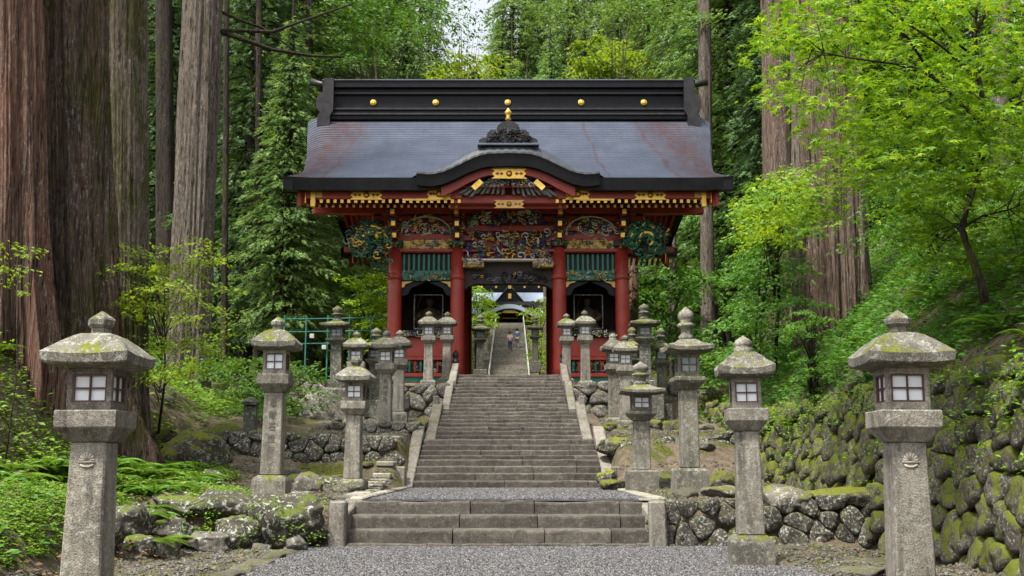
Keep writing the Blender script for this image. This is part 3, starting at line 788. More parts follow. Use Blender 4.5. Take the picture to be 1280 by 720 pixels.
for sx in (-1, 1):
    c = cxs(23)
    stair_post(main, c + sx * 2.18, 22.05, .5, 1.02, .2)
    cheek(main, sx, c + sx * 1.94, 22.0, 24.9, .62, 1.92, .25, .6)
    cheek(main, sx, c + sx * 1.67, 24.55, 27.2, 1.62, 2.62, .24, .45)
    stair_post(main, c + sx * 1.83, 27.05, 1.9, 2.75, .16)
    cheek(main, sx, c + sx * 1.50, 27.0, 29.2, 2.42, 3.30, .2, .45)
    cheek(main, sx, c + sx * 1.46, 29.25, 31.0, 3.30, 3.95, .2, .45)
    mb = MB(); mb.lathe([(.10, 0), (.10, .12), (.06, .15), (.09, .22), (.10, .28), (.06, .36), (.015, .42)], 10, (c + sx * 1.56, 31.0, 3.9)); mb.build('finial', M['bronze'], main)
# little path of pale paving slabs left of the stairs
pv = empty('stepping_path', (0, 0, 0), 0, 'narrow path of pale rectangular slabs climbing left of the main stairs', 'path')
for i in range(15):
    t = i / 14; y = lerp(16.2, 23.6, t); x = lerp(-2.42, -2.62, t) + rnd.uniform(-.03, .03); zz = h(x, y)
    mb = MB(); mb.box((x, y, max(zz, lerp(.6, 1.35, max(0, t - .55) / .45) if t > .55 else .6) - .03), (.36 + rnd.uniform(-.08, .05), .36, .10), rot=rnd.uniform(-.08, .08), bev=.02); mb.build('paving_slab', M['paving'], pv)
kb = empty('landing_edging', (0, 0, 0), 0, 'line of pale kerb stones edging the gravel landing at its left', 'edging')
kb2 = empty('landing_edging', (0, 0, 0), 0, 'line of pale kerb stones edging the gravel landing at its right', 'edging')
for r_, sx in ((kb, -1), (kb2, 1)):
    for i in range(9):
        y = 15.6 + i * .74; mb = MB(); mb.box((sx * 2.12 - .06, y, .56), (.16 + rnd.uniform(0, .05), .70, .12), rot=rnd.uniform(-.03, .03), bev=.02); mb.build('kerb_stone', M['paving'], r_)

# ================================================================== stone lanterns
def cap_mesh(mb, prof, lift=.02, n=4, z0=0):
    """square roof with slightly lifted corners"""
    m = 4 * n; vs = []
    for (r, z, lf) in prof:
        for s in range(4):
            for i in range(n):
                t = -1 + 2 * i / n
                x, y = ((t, -1), (1, t), (-t, 1), (-1, -t))[s]
                k = abs(t) ** 3
                vs.append((x * r, y * r, z0 + z + lift * lf * k + rnd.uniform(-.003, .003)))
    fs = []
    for k in range(len(prof) - 1):
        for i in range(m):
            j = (i + 1) % m; fs.append((k * m + i, k * m + j, (k + 1) * m + j, (k + 1) * m + i))
    fs.append(tuple(range(m - 1, -1, -1))); fs.append(tuple((len(prof) - 1) * m + i for i in range(m)))
    mb.add(vs, fs)
def make_lantern(style, mat, panes='sheet', shaft_h=1.12, plinth_w=.27, grey=False):
    """style: plain / round / tall"""
    root = empty('stone_lantern')
    S, SM = M[mat[0]], M[mat[1]]
    ph = .26
    mb = MB(); mb.square([(plinth_w, -.30), (plinth_w * .99, ph * .72), (plinth_w * .93, ph * .86), (.19, ph)])
    if style == 'tall': mb.square([(plinth_w * 1.05, -.30), (plinth_w * 1.05, ph * .85), (plinth_w * .97, ph)])
    mb.build('plinth', SM, root)
    z = ph; w0, w1 = (.165, .145) if style != 'tall' else (.155, .145)
    mb = MB(); mb.box((0, 0, z + shaft_h / 2), (2 * w0, 2 * w0, shaft_h), taper=w1 / w0, bev=.014); mb.build('shaft', S, root)
    z += shaft_h
    if style == 'tall':
        mb = MB(); mb.square([(.16, 0), (.19, .04), (.25, .10), (.27, .13), (.27, .17), (.24, .19)], (0, 0, z)); mb.build('platform', SM, root); z += .19
    else:
        mb = MB(); mb.square([(.155, 0), (.165, .01), (.245, .105), (.25, .115), (.252, .235), (.245, .245)], (0, 0, z)); mb.build('platform', S, root); z += .245
    fh, fw, t = .335, .185, .045
    fb = MB()
    for sx in (-1, 1):
        for sy in (-1, 1): fb.box((sx * (fw - t / 2), sy * (fw - t / 2), z + fh / 2), (t, t, fh), bev=.006)
    fb.box((0, 0, z + .032), (2 * fw - .004, 2 * fw - .004, .064)); fb.box((0, 0, z + fh - .025), (2 * fw - .004, 2 * fw - .004, .05))
    firebox = fb.build('firebox', S, root)
    wz0, wz1 = z + .064, z + fh - .05; wh = wz1 - wz0; hw = fw - t; cz = (wz0 + wz1) / 2
    me_f = MB(); b = .014
    sash = 'sash' if not grey else 'granite_old'
    for (c, sz) in (((0, 0, wz0 + b / 2), (2 * hw, .02, b)), ((0, 0, wz1 - b / 2), (2 * hw, .02, b)), ((-hw + b / 2, 0, cz), (b, .02, wh - 2 * b)), ((hw - b / 2, 0, cz), (b, .02, wh - 2 * b)),
                    ((0, 0, cz), (.012, .02, wh - 2 * b)), ((-hw / 2, 0, cz), (hw - .02, .018, .012)), ((hw / 2, 0, cz), (hw - .02, .018, .012))): me_f.box(c, sz)
    fm = me_f.mesh('window_frame', M[sash])
    pm = MB(); pm.box((0, 0, cz), (2 * hw, .006, wh)); psheet = pm.mesh('window_pane', M['paper_grey' if grey else 'paper'])
    pq = MB(); pq.box((0, 0, 0), (hw - .016, .006, wh / 2 - .014)); pquart = pq.mesh('window_pane', M['paper'])
    for k in range(4):
        a = k * PI / 2; nx, ny = math.sin(a), -math.cos(a)
        o = inst('window_frame', fm, firebox, (nx * (fw - .018), ny * (fw - .018), 0), (0, 0, a))
        if panes == 'quarters' and k in (0, 1, 3):
            for sx in (-1, 1):
                for sz in (-1, 1):
                    q = Vector((sx * (hw / 2 - .002), 0.012, 0)); q.rotate(Matrix.Rotation(a, 3, 'Z'))
                    inst('window_pane', pquart, firebox, (nx * (fw - .024) + q.x * 1, ny * (fw - .024) + q.y * 1, cz + sz * (wh / 4 - .003)), (0, 0, a))
        else: inst('window_pane', psheet, firebox, (nx * (fw - .034), ny * (fw - .034), 0), (0, 0, a))
    z += fh
    mb = MB()
    if style == 'plain':
        cap_mesh(mb, [(.20, -.005, 0), (.335, .022, .4), (.350, .03, 1), (.360, .098, 1), (.345, .110, .8), (.25, .20, .3), (.17, .262, 0), (.12, .285, 0)], .02, z0=z); ch = .285
    elif style == 'round':
        cap_mesh(mb, [(.20, -.005, 0), (.335, .022, .4), (.350, .03, 1), (.358, .098, 1), (.335, .12, .8), (.26, .18, .3), (.20, .25, 0), (.13, .295, 0)], .045, z0=z); ch = .295
    else:
        cap_mesh(mb, [(.20, -.005, 0), (.36, .02, .4), (.41, .03, 1), (.415, .085, 1), (.37, .105, .6), (.27, .14, .2), (.17, .19, 0), (.14, .21, 0)], .03, z0=z); ch = .21
    mb.build('roof', SM, root); z += ch
    mb = MB(); n = 6 if style == 'plain' else 12
    if style == 'plain': mb.lathe([(.088, -.01), (.086, .055)], 6, (0, 0, z)); mb.lathe([(.09, .05), (.115, .075), (.118, .115), (.10, .135), (.05, .165), (.012, .19)], 6, (0, 0, z), smooth=False)
    elif style == 'round': mb.lathe([(.13, -.02), (.12, .05), (.10, .055), (.115, .075), (.12, .10), (.10, .135), (.05, .165), (.01, .185)], n, (0, 0, z))
    else: mb.lathe([(.12, -.02), (.15, .04), (.10, .08), (.10, .16), (.16, .19), (.17, .215), (.13, .24), (.10, .26), (.14, .31), (.15, .36), (.12, .41), (.06, .45), (.01, .49)], n, (0, 0, z))
    mb.build('finial', SM, root)
    if style == 'tall' and False: pass
    return root
LG = 'stone lanterns lining both sides of the approach'
protos = {}
lan = []
def put_lantern(key, mk, px, base_py, d, scale, label, rz=0, tilt=0, name=None, base_z=None):
    if key not in protos: o = mk(); protos[key] = o
    else: o = copy_tree(protos[key])
    X = Xp(px, base_py, d)
    z = base_z if base_z is not None else Zp(base_py, d) - .26 * (scale if not isinstance(scale, tuple) else scale[2])
    o.location = (X, d, z); o.rotation_euler = (0, tilt, rz)
    o.scale = (scale,) * 3 if not isinstance(scale, tuple) else scale
    o.rotation_euler = (rnd.uniform(-.012, .012), tilt + rnd.uniform(-.012, .012), rz + rnd.uniform(-.07, .07))
    tag(o, label, 'stone lantern', LG); lan.append(o); return o
kA = ('A', lambda: make_lantern('plain', ('granite', 'granite_mossy'), 'quarters'))
kB = ('B', lambda: make_lantern('round', ('granite', 'granite_mossy'), 'quarters'))
kC = ('C', lambda: make_lantern('plain', ('granite', 'granite_mossy'), 'sheet', grey=False))
kD = ('D', lambda: make_lantern('round', ('granite_mossy', 'granite_mossy'), 'sheet'))
kE = ('E', lambda: make_lantern('tall', ('granite_mossy', 'granite_mossy'), 'sheet', grey=True))
kF = ('F', lambda: make_lantern('tall', ('granite_old', 'granite_old'), 'sheet', grey=True))
kG = ('G', lambda: make_lantern('tall', ('granite_mossy', 'granite_mossy'), 'sheet', shaft_h=1.0))
L1 = put_lantern(*kA, 108, 738, 8.65, (.96, .96, 1.0), 'nearest lantern at the left edge, pale granite with white paper windows and mossy roof', .03, base_z=-.12)
R1 = put_lantern(*kA, 1139, 738, 8.6, (.92, .92, 1.0), 'nearest lantern at the right edge in front of the mossy wall, white paper windows', -.02, .012, base_z=-.12)
R2 = put_lantern(*kB, 938, 668, 12.0, (.86, .86, 1.0), 'lone lantern on the gravel at right with a domed finial and square plinth', -.03, -.01)
L2 = put_lantern(*kC, 340, 594, 15.4, (.88, .88, 1.04), 'tall pale lantern at left with writing carved down its shaft', -.05)
L3 = put_lantern(*kC, 441, 598, 19.0, (.87, .87, .98), 'pale lantern left of the main stairs with a lichened plinth, in front of the group', .0)
R6 = put_lantern(*kG, 802, 587, 19.2, (.96, .96, .86), 'short lantern right of the stairs with moss along its wide roof edge', .0)
R4 = put_lantern(*kE, 862, 585, 18.0, (.94, .94, 1.15), 'large tall lantern at right with a thick mossy roof, onion finial and grey panes', .0)
L4 = put_lantern(*kC, 482, 527, 25.0, (.86, .86, .98), 'left one of the twin pale lanterns standing by the left balustrade', .0)
L5 = put_lantern(*kC, 498, 515, 27.0, (.86, .86, .95), 'right one of the twin pale lanterns by the left balustrade, half behind the other', .0)
L6 = put_lantern(*kC, 444.5, 520, 28.0, (.92, .92, 1.02), 'lantern whose roof rises straight behind the pale lantern left of the stairs', .0)
L7 = put_lantern(*kF, 421, 476, 28.2, (.95, .95, .85), 'tall dark lantern on the large pale boulder at left', .0)
L8 = put_lantern(*kF, 468, 500, 28.4, (.95, .95, .82), 'dark lantern hidden behind the twin pale lanterns', .0)
L9 = put_lantern(*kC, 535.5, 475, 30.2, (.80, .80, .90), 'left one of the small lantern pair in front of the left bay of the gate', .0)
L10 = put_lantern(*kC, 558.5, 472, 30.9, (.78, .78, .88), 'right one of the small lantern pair in front of the left bay, beside the stairs', .0)
R9 = put_lantern(*kC, 708, 473, 30.9, (.78, .78, .87), 'left one of the small lantern pair in front of the right bay, beside the stairs', .0)
R10 = put_lantern(*kC, 732, 476, 30.2, (.82, .82, .92), 'right one of the small lantern pair in front of the right bay of the gate', .0)
R7 = put_lantern(*kC, 782, 525, 26.0, (.84, .84, .95), 'pale lantern with white windows behind the short mossy one at right', .0)
R8 = put_lantern(*kD, 768, 522, 27.2, (.84, .84, .98), 'round topped lantern half hidden behind the pale one right of the stairs', .0)
R5 = put_lantern(*kF, 807, 476, 28.0, (.95, .95, .87), 'tall dark lantern behind the group right of the gate stairs', .0)
R5b = put_lantern(*kF, 791, 500, 29.0, (.8, .8, .85), 'dark lantern glimpsed between the tall dark one and the gate column', .0)
R5c = put_lantern(*kF, 828, 505, 28.6, (.85, .85, .87), 'dark lantern glimpsed between the tall dark one and the large mossy one', .0)
# stone pedestals carrying the tall dark ones
for (px, d, zb, zt, lab) in ((421, 28.2, 2.15, Zp(476, 28.2) - .20, 'weathered stone block under the tall dark lantern at left'), (807, 28.0, 2.15, Zp(476, 28.0) - .2, 'weathered stone block under the tall dark lantern at right')):
    mb = MB(); mb.box((0, 0, (zt - zb) / 2), (.9, .8, zt - zb), bev=.05, jit=.02)
    tag(mb.build('pedestal', M['granite_old'], None, (Xp(px, 480, d), d, zb)), lab, 'pedestal')
# little stone marker left
mb = MB(); mb.box((0, 0, .3), (.26, .2, .6), bev=.03); mb.square([(.15, .6), (.155, .66), (.06, .76)])
tag(mb.build('stone_marker', M['granite_old'], None, (Xp(313, 520, 22.6), 22.6, h(Xp(313, 520, 22.6), 22.6) - .05)), 'small dark stone marker standing on the rock terrace behind the inscribed lantern', 'stone marker')

# carved writing on shafts
M['engrave'] = m_flat('engraved_line', (.10, .088, .07), .9, var=.2)
def writing(parent, text, size, z, y, spacing=1.0, mat='engrave', x=0):
    cu = bpy.data.curves.new('inscription', 'FONT'); cu.body = '\n'.join(text); cu.size = size; cu.align_x = 'CENTER'; cu.align_y = 'TOP'
    cu.space_line = spacing; cu.extrude = .0015
    o = bpy.data.objects.new('tmp', cu); COL.objects.link(o)
    me = bpy.data.meshes.new_from_object(o.evaluated_get(bpy.context.evaluated_depsgraph_get())); me.name = 'inscription'
    bpy.data.objects.remove(o); me.materials.clear(); me.materials.append(M[mat])
    return inst('inscription', me, parent, (x, y, z), (PI / 2, 0, 0))
writing(L2, '奉献石燈籠', .125, 1.29, -.1585, 1.3)
for o_ in (L4,): writing(o_, '奉納燈籠', .12, 1.26, -.157, 1.2)
for o_, sx in ((L1, 1), (R1, 1)):
    mb = MB()        # worn relief crest near the shaft top
    for k in range(7):
        a = PI * k / 6; mb.tube([(.012 * math.cos(a), -.148, 1.232), (.062 * math.cos(a), -.147, 1.24 + .055 * math.sin(a))], [.008, .014], 5)
    mb.tube([(-.07, -.149, 1.222), (.07, -.149, 1.222)], .009, 5); mb.tube([(-.055, -.148, 1.20), (-.02, -.149, 1.185), (.02, -.149, 1.185), (.055, -.148, 1.20)], .010, 5)
    mb.build('crest', M['crest'], o_)

# ================================================================== the gate
GX0, GY0, GZ0 = Xp(635.5, 400, 32.5), 32.5, 3.28
gate = empty('shrine_gate', (GX0, GY0, GZ0), 0, 'red lacquered two bay deep shrine gate with painted carvings and a dark copper roof', 'gate')
def gz(py, Y=32.3): return Zp(py, Y) - GZ0
def gu(px, py=400, Y=32.5): return Xp(px, py, Y) - GX0
def part(mb, name, mats, parent=None): return mb.build(name, [M[m] for m in (mats if isinstance(mats, (list, tuple)) else [mats])], parent or gate)
FY = 0.0; RY = 38.7 - GY0; FLOOR = 3.55 - GZ0
CU = [-3.49, -1.565, 1.565, 3.49]; CR = .215
# floor and stone base
mb = MB(); mb.box((0, (RY) / 2 - .1, FLOOR - .2), (2.72, RY + 1.6, .4), bev=.02); part(mb, 'floor', 'step')
mb = MB()
for s in (-1, 1): mb.box((s * 2.75, RY / 2, -.0), (2.7, RY + 1.0, .22), bev=.03)
part(mb, 'stone_base', 'granite_old')
# columns
cm = MB(); cm.lathe([(CR * 1.02, 0), (CR, .4), (CR, 2.6), (CR * .97, gz(308) - FLOOR)], 20); cmesh = cm.mesh('column', M['red'])
cb = MB(); cb.lathe([(CR + .1, -.06), (CR + .1, .02), (CR + .03, .09), (CR + .01, .12)], 16); cbm = cb.mesh('column_base', M['granite'])
HT = gz(308)
for yy in (FY, RY / 2, RY):
    for u in CU:
        c = inst('column', cmesh, gate, (u, yy, FLOOR)); inst('column_base', cbm, c)
        band = MB(); band.lathe([(CR + .012, HT - FLOOR - .50), (CR + .012, HT - FLOOR - .03)], 16)
        if yy == FY: band = MB(); band.lathe([(CR + .005, gz(349) - FLOOR), (CR + .03, gz(348) - FLOOR), (CR + .03, gz(343) - FLOOR), (CR + .005, gz(342) - FLOOR)], 16); band.build('column_collar', M['red'], c)
# ---- carving generator
PAL = ['white_paint', 'gold', 'green_paint', 'blue_paint', 'orange_paint', 'grey_paint', 'teal', 'bronze']
def carving(name, cx, cz, w, hh, y, depth, n, wts, seed, mask='rect', parent=None, rs=(.05, .12), eyes=(1, 4)):
    r = random.Random(seed); mb = MB()
    bag = [i for i, k in enumerate(wts) for _ in range(int(k))]
    def inside(x, z):
        if mask == 'rect': return True
        if mask == 'arch': return (x / (w / 2)) ** 2 * 1.0 + ((z + hh / 2) / hh) ** 2 < 1.02
        if mask == 'disc': return (x / (w / 2)) ** 2 + (z / (hh / 2)) ** 2 < 1
        if mask == 'fan': return abs(x) < w / 2 * (1.0 - .55 * (z + hh / 2) / hh)
    for i in range(n):
        for _ in range(20):
            x, z = r.uniform(-w / 2, w / 2), r.uniform(-hh / 2, hh / 2)
            if inside(x, z): break
        mi = r.choice(bag); R = r.uniform(*rs); yy = y - r.uniform(0, depth)
        k = r.random()
        if k < .5:       # scroll
            a0 = r.uniform(0, 6.28); sg = r.choice((-1, 1)); pts = []; rad = []
            for q in range(8):
                f = q / 7; a = a0 + sg * f * 6.5; rr = R * (1 - .78 * f)
                pts.append((cx + x + rr * math.cos(a), yy - .03 * f, cz + z + rr * math.sin(a) * .9)); rad.append(R * (.20 - .08 * abs(f - .4)))
            mb.tube(pts, rad, 4, mi)
        elif k < .8:     # leaf or wave blade
            a0 = r.uniform(0, 6.28); L = R * r.uniform(1.2, 2.4); pts = []; rad = []
            for q in range(5):
                f = q / 4; a = a0 + f * r.uniform(-.9, .9)
                pts.append((cx + x + L * (f - .5) * math.cos(a), yy - .04 * math.sin(f * PI), cz + z + L * (f - .5) * math.sin(a))); rad.append(R * .32 * math.sin(.25 + f * 2.6))
            mb.tube(pts, rad, 4, mi, flat=.6)
        else:            # blossom or scale lump
            for q in range(5):
                a = q * 1.257 + r.random(); mb.lathe([(R * .12, -R * .1), (R * .26, 0), (R * .1, R * .14)], 5, (cx + x + R * .3 * math.cos(a), yy - .02, cz + z + R * .3 * math.sin(a)), mi)
            mb.lathe([(R * .18, -R * .12), (R * .2, .0), (R * .05, R * .12)], 5, (cx + x, yy - .05, cz + z), r.choice(eyes))
    return part(mb, name, PAL, parent)
def carve_px(name, x0, x1, y0, y1, Y, **k):
    a, b = gu(x0, (y0 + y1) / 2, Y), gu(x1, (y0 + y1) / 2, Y); z1_, z0_ = gz(y0, Y), gz(y1, Y)
    return carving(name, (a + b) / 2, (z0_ + z1_) / 2, b - a, z1_ - z0_, Y - GY0, **k)
def box_px(mb, x0, x1, y0, y1, Y, th, mi=0, bev=.0):
    a, b = gu(x0, (y0 + y1) / 2, Y), gu(x1, (y0 + y1) / 2, Y); z1_, z0_ = gz(y0, Y), gz(y1, Y)
    mb.box(((a + b) / 2, Y - GY0 + th / 2, (z0_ + z1_) / 2), (b - a, th, z1_ - z0_), mi, bev=bev)
def bar_px(name, x0, x1, y0, y1, Y, th, mat, bev=.01, parent=None):
    mb = MB(); box_px(mb, x0, x1, y0, y1, Y, th, 0, bev); return part(mb, name, mat, parent)
def gold_plate(x0, x1, y0, y1, Y, mat='gold', parent=None):
    """gilt fitting: notched plate, arrowheads either side of a roundel"""
    a, b = gu(x0, (y0 + y1) / 2, Y), gu(x1, (y0 + y1) / 2, Y); z1_, z0_ = gz(y0, Y), gz(y1, Y)
    c = (a + b) / 2; w = (b - a) / 2; hz = (z1_ - z0_) / 2; cz = (z0_ + z1_) / 2; y = Y - GY0
    mb = MB(); pts = []
    top = [(-1, 1), (-.8, .55), (-.95, .0), (-.8, -.55), (-1, -1), (1, -1), (.8, -.55), (.95, 0), (.8, .55), (1, 1)]
    mb.prism([(c + p * w, cz + q * hz) for p, q in top], y, y + .03, 0)
    for s in (-1, 1):
        for k in (.42, .66):
            px_, pz = c + s * w * k, cz; q = hz * .42
            mb.prism([(px_ - q, pz), (px_, pz - q * .8), (px_ + q, pz), (px_, pz + q * .8)], y - .012, y - .001, 1)
    mb.lathe([(hz * .62, 0), (hz * .62, .02)], 12, (0, 0, 0), 1)
    # turn the disc into the facade plane
    n0 = len(mb.v) - 24
    for i in range(n0, len(mb.v)):
        x, yy, z = mb.v[i]; mb.v[i] = (c + x, y - .001 - z, cz + yy)
    mb.lathe([(hz * .42, 0), (hz * .42, .02)], 12, (0, 0, 0), 0)
    n0 = len(mb.v) - 24
    for i in range(n0, len(mb.v)):
        x, yy, z = mb.v[i]; mb.v[i] = (c + x, y - .02 - z, cz + yy)
    return part(mb, 'gilt_fitting', [mat, 'red_dark'], parent)

# ---- side bays (left and its mirror)
def mir(x0, x1, s): return (x0, x1) if s < 0 else (1271 - x1, 1271 - x0)
for s in (-1, 1):
    X0, X1 = mir(502, 564, s)
    bar_px('tie_beam', X0, X1, 292, 299, 32.42, .3, 'red_dark')
    bar_px('frieze_panel', X0, X1, 299.3, 311, 32.46, .1, 'gold_dark')
    carve_px('frieze_carving', X0 + 1, X1 - 1, 300, 310.5, 32.44, depth=.05, n=46, wts=(4, 5, 4, 1, 1, 1, 2, 0), seed=3 + s, rs=(.05, .09))
    bar_px('tie_beam', X0, X1, 311.3, 315.5, 32.40, .3, 'red')
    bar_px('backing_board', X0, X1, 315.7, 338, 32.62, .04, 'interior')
    for k in range(10):
        xx = lerp(X0 + 3, X1 - 3, k / 9); mb = MB(); a = gu(xx, 326, 32.5)
        mb.box((a, .04, gz(326.7)), (.075, .045, gz(316) - gz(337.5)), bev=.01); part(mb, 'lattice_bar', 'teal')
    bar_px('frieze_board', X0, X1, 338, 350.5, 32.46, .12, 'teal')
    carve_px('frieze_carving', X0 + 1, X1 - 1, 339, 350, 32.44, depth=.05, n=60, wts=(5, 5, 5, 0, 1, 1, 2, 0), seed=13 + s, rs=(.045, .085))
    # arched mouth with gilt corners
    a, b = gu(X0, 380), gu(X1, 380); zt = gz(350.5); zl = gz(412.5)
    for t_, e in ((1, a), (-1, b)):
        mb = MB(); mb.prism([(e, zt), (e + t_ * .34, zt), (e + t_ * .24, zt - .04), (e + t_ * .12, zt - .08), (e + t_ * .07, zt - .17), (e, zt - .20)], -.02, .06)
        part(mb, 'arch_corner', 'gold_dark')
        mb = MB(); mb.prism([(e, zt), (e + t_ * .75, zt), (e + t_ * .5, zt - .10), (e + t_ * .27, zt - .2), (e + t_ * .17, zt - .4), (e, zt - .45)], .065, .10); part(mb, 'arch_corner', 'black')
    bar_px('alcove_floor', X0, X1, 412.5, 421, 32.36, 1.4, 'black')
    carve_px('sill_carving', X0, X1, 414, 420, 32.33, depth=.05, n=44, wts=(6, 1, 3, 2, 1, 6, 2, 0), seed=23 + s, rs=(.05, .08))
    bar_px('waist_panel', X0, X1, 421.3, 446, 32.47, .12, 'red')
    bar_px('waist_rail', X0, X1, 446.2, 450, 32.42, .2, 'red_dark')
    bar_px('plinth_board', X0, X1, 450.2, 466, 32.56, .08, 'interior')
    for k in range(9):
        xx = lerp(X0 + 3, X1 - 3, k / 8); a_ = gu(xx, 458); mb = MB()
        mb.lathe([(.03, 0), (.055, .06), (.03, .12), (.05, .2), (.06, .26), (.03, .34), (.03, .37)], 6, (a_, 0, gz(465.5))); part(mb, 'baluster', 'teal' if k % 2 else 'red')
    carve_px('base_carving', X0, X1, 451, 465, 32.53, depth=.04, n=46, wts=(3, 2, 4, 1, 3, 1, 4, 0), seed=33 + s, rs=(.04, .07))
    bar_px('base_rail', X0, X1, 466.2, 471, 32.42, .2, 'red')
    bar_px('base_panel', X0, X1, 471.2, 478, 32.47, .1, 'teal'); bar_px('base_rail', X0, X1, 478.2, 486, 32.42, .2, 'red_dark')
    # dark alcove room: back, sides, ceiling
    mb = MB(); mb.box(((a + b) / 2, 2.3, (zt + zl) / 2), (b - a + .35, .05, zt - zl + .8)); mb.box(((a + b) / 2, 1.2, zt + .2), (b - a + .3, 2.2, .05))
    part(mb, 'alcove_wall', 'interior')  # near-black walls: the alcove's shade is put into their colour
    fz0, fz1 = gz(407), gz(364); f0, f1 = (gu(516 if s < 0 else 1271 - 552, 380), gu(552 if s < 0 else 1271 - 516, 380)); mb = MB(); q = .035
    for (c_, z_, w_, h_) in (((f0 + f1) / 2, fz1, f1 - f0 + q, q), ((f0 + f1) / 2, fz0, f1 - f0 + q, q), (f0, (fz0 + fz1) / 2, q, fz1 - fz0 - q), (f1, (fz0 + fz1) / 2, q, fz1 - fz0 - q)): mb.box((c_, .55, z_), (w_, .04, h_))
    part(mb, 'screen_frame', 'granite_old')
    # kaerumata: arched painted carving
    bar_px('carving_ground', X0, X1, 264, 292, 32.66, .06, 'red_dark')
    carve_px('frog_leg_carving', X0 + 1, X1 - 1, 270, 292, 32.5, depth=.12, n=70, wts=(12, 3, 3, 4, 1, 1, 2, 0), seed=43 + s, mask='arch', rs=(.08, .15))
    mb = MB(); cx_ = gu((X0 + X1) / 2, 280); w_ = (gu(X1, 280) - gu(X0, 280)) / 2 - .05; zb_ = gz(291.5); hh_ = gz(270) - zb_
    mb.tube([(cx_ + w_ * math.cos(PI * k / 16) * (1 if abs(math.cos(PI * k / 16)) < .85 else 1.05), -.12, zb_ + hh_ * abs(math.sin(PI * k / 16)) ** .8) for k in range(17)], .022, 5); part(mb, 'carving_rim', 'white_paint')
    # passage inner wall
    mb = MB(); mb.box((s * 1.565, RY / 2, (FLOOR + HT) / 2), (.10, RY - .5, HT - FLOOR - .02)); part(mb, 'passage_wall', 'red_dark')
    mb = MB(); mb.box((s * 1.50, .45, gz(418)), (.03, .28, .75), bev=.01); part(mb, 'door_fitting', 'gold')
    # outer side wall
    mb = MB(); mb.box((s * 3.49, RY / 2, (FLOOR + HT) / 2), (.12, RY - .5, HT - FLOOR - .02)); part(mb, 'side_wall', 'red')
    mb = MB(); mb.box((s * 2.53, RY - .02, (FLOOR + HT) / 2), (1.5, .08, HT - FLOOR - .02)); part(mb, 'back_wall', 'red_dark')
# ---- centre bay
bar_px('tie_beam', 578, 693, 281.5, 289, 32.36, .34, 'red_dark')
bar_px('carving_ground', 581, 690, 262, 281, 32.62, .06, 'red_dark')
carve_px('frog_leg_carving', 584, 688, 262, 281, 32.40, depth=.14, n=100, wts=(9, 4, 4, 3, 1, 2, 2, 0), seed=61, mask='arch', rs=(.08, .16))
bar_px('carving_ground', 581, 690, 289, 324, 32.60, .06, 'red_dark')
carve_px('transom_carving', 584, 688, 290, 323, 32.44, depth=.2, n=190, wts=(6, 6, 2, 5, 2, 3, 2, 0), seed=62, mask='rect', rs=(.08, .17))
carving('transom_centrepiece', 0, gz(303), .34, .45, -.32, .1, 26, (1, 7, 2, 3, 2, 0, 3, 0), 63, 'disc', rs=(.06, .12))
bar_px('transom_edge', 582, 689, 323.3, 325.3, 32.22, .3, 'white_paint', 0)
for s in (-1, 1):
    a_, b_ = mir(579, 605, s); carve_px('bracket_carving', a_, b_, 324, 334, 32.2, depth=.08, n=30, wts=(8, 3, 1, 1, 1, 4, 0, 0), seed=70 + s, rs=(.05, .1))
    bar_px('bracket_beam', a_, b_, 325.5, 333.5, 32.26, .3, 'gold_dark')
mb = MB()    # lintel: rainbow beam with curved underside
zt, z0_, w_ = gz(325.5), gz(355), 1.36; poly = [(-w_, zt), (w_, zt), (w_, z0_ - .12), (w_ - .12, z0_ - .04), (w_ - .3, z0_ + .03)] + [(w_ - .3 - k * .2, z0_ + .05) for k in range(1, 11)] + [(-w_ + .3, z0_ + .03), (-w_ + .12, z0_ - .04), (-w_, z0_ - .12)]
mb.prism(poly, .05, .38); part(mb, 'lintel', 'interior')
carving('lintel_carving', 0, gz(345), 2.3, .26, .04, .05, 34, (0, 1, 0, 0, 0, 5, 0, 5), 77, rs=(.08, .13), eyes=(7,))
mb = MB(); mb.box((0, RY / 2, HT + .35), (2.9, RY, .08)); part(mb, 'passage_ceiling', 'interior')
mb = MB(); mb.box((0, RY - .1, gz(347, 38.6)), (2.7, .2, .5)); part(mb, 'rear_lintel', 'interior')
# wall plate beams running the width
for (py0, py1, yy, e, mt) in ((258, 266, .0, 6.05, 'red_dark'), (310.5, 314, .0, 3.9, 'red')):
    mb = MB(); zc = (gz(py0) + gz(py1)) / 2; mb.box((0, yy, zc), (2 * e, .28, gz(py0) - gz(py1)), bev=.01)
    if e > 5: mb.box((0, RY, zc), (2 * e, .28, gz(py0) - gz(py1)), bev=.01)
    part(mb, 'wall_beam', mt)
mb = MB(); mb.box((0, .14, (gz(262) + HT) / 2), (6.9, .05, gz(262) - HT)); mb.box((0, RY - .14, (gz(262) + HT) / 2 + .15), (6.9, .05, gz(262) - HT - .3))
for s in (-1, 1): mb.box((s * 3.49, RY / 2, (gz(262) + HT) / 2), (.05, RY - .4, gz(262) - HT))
part(mb, 'upper_wall', 'red_dark')
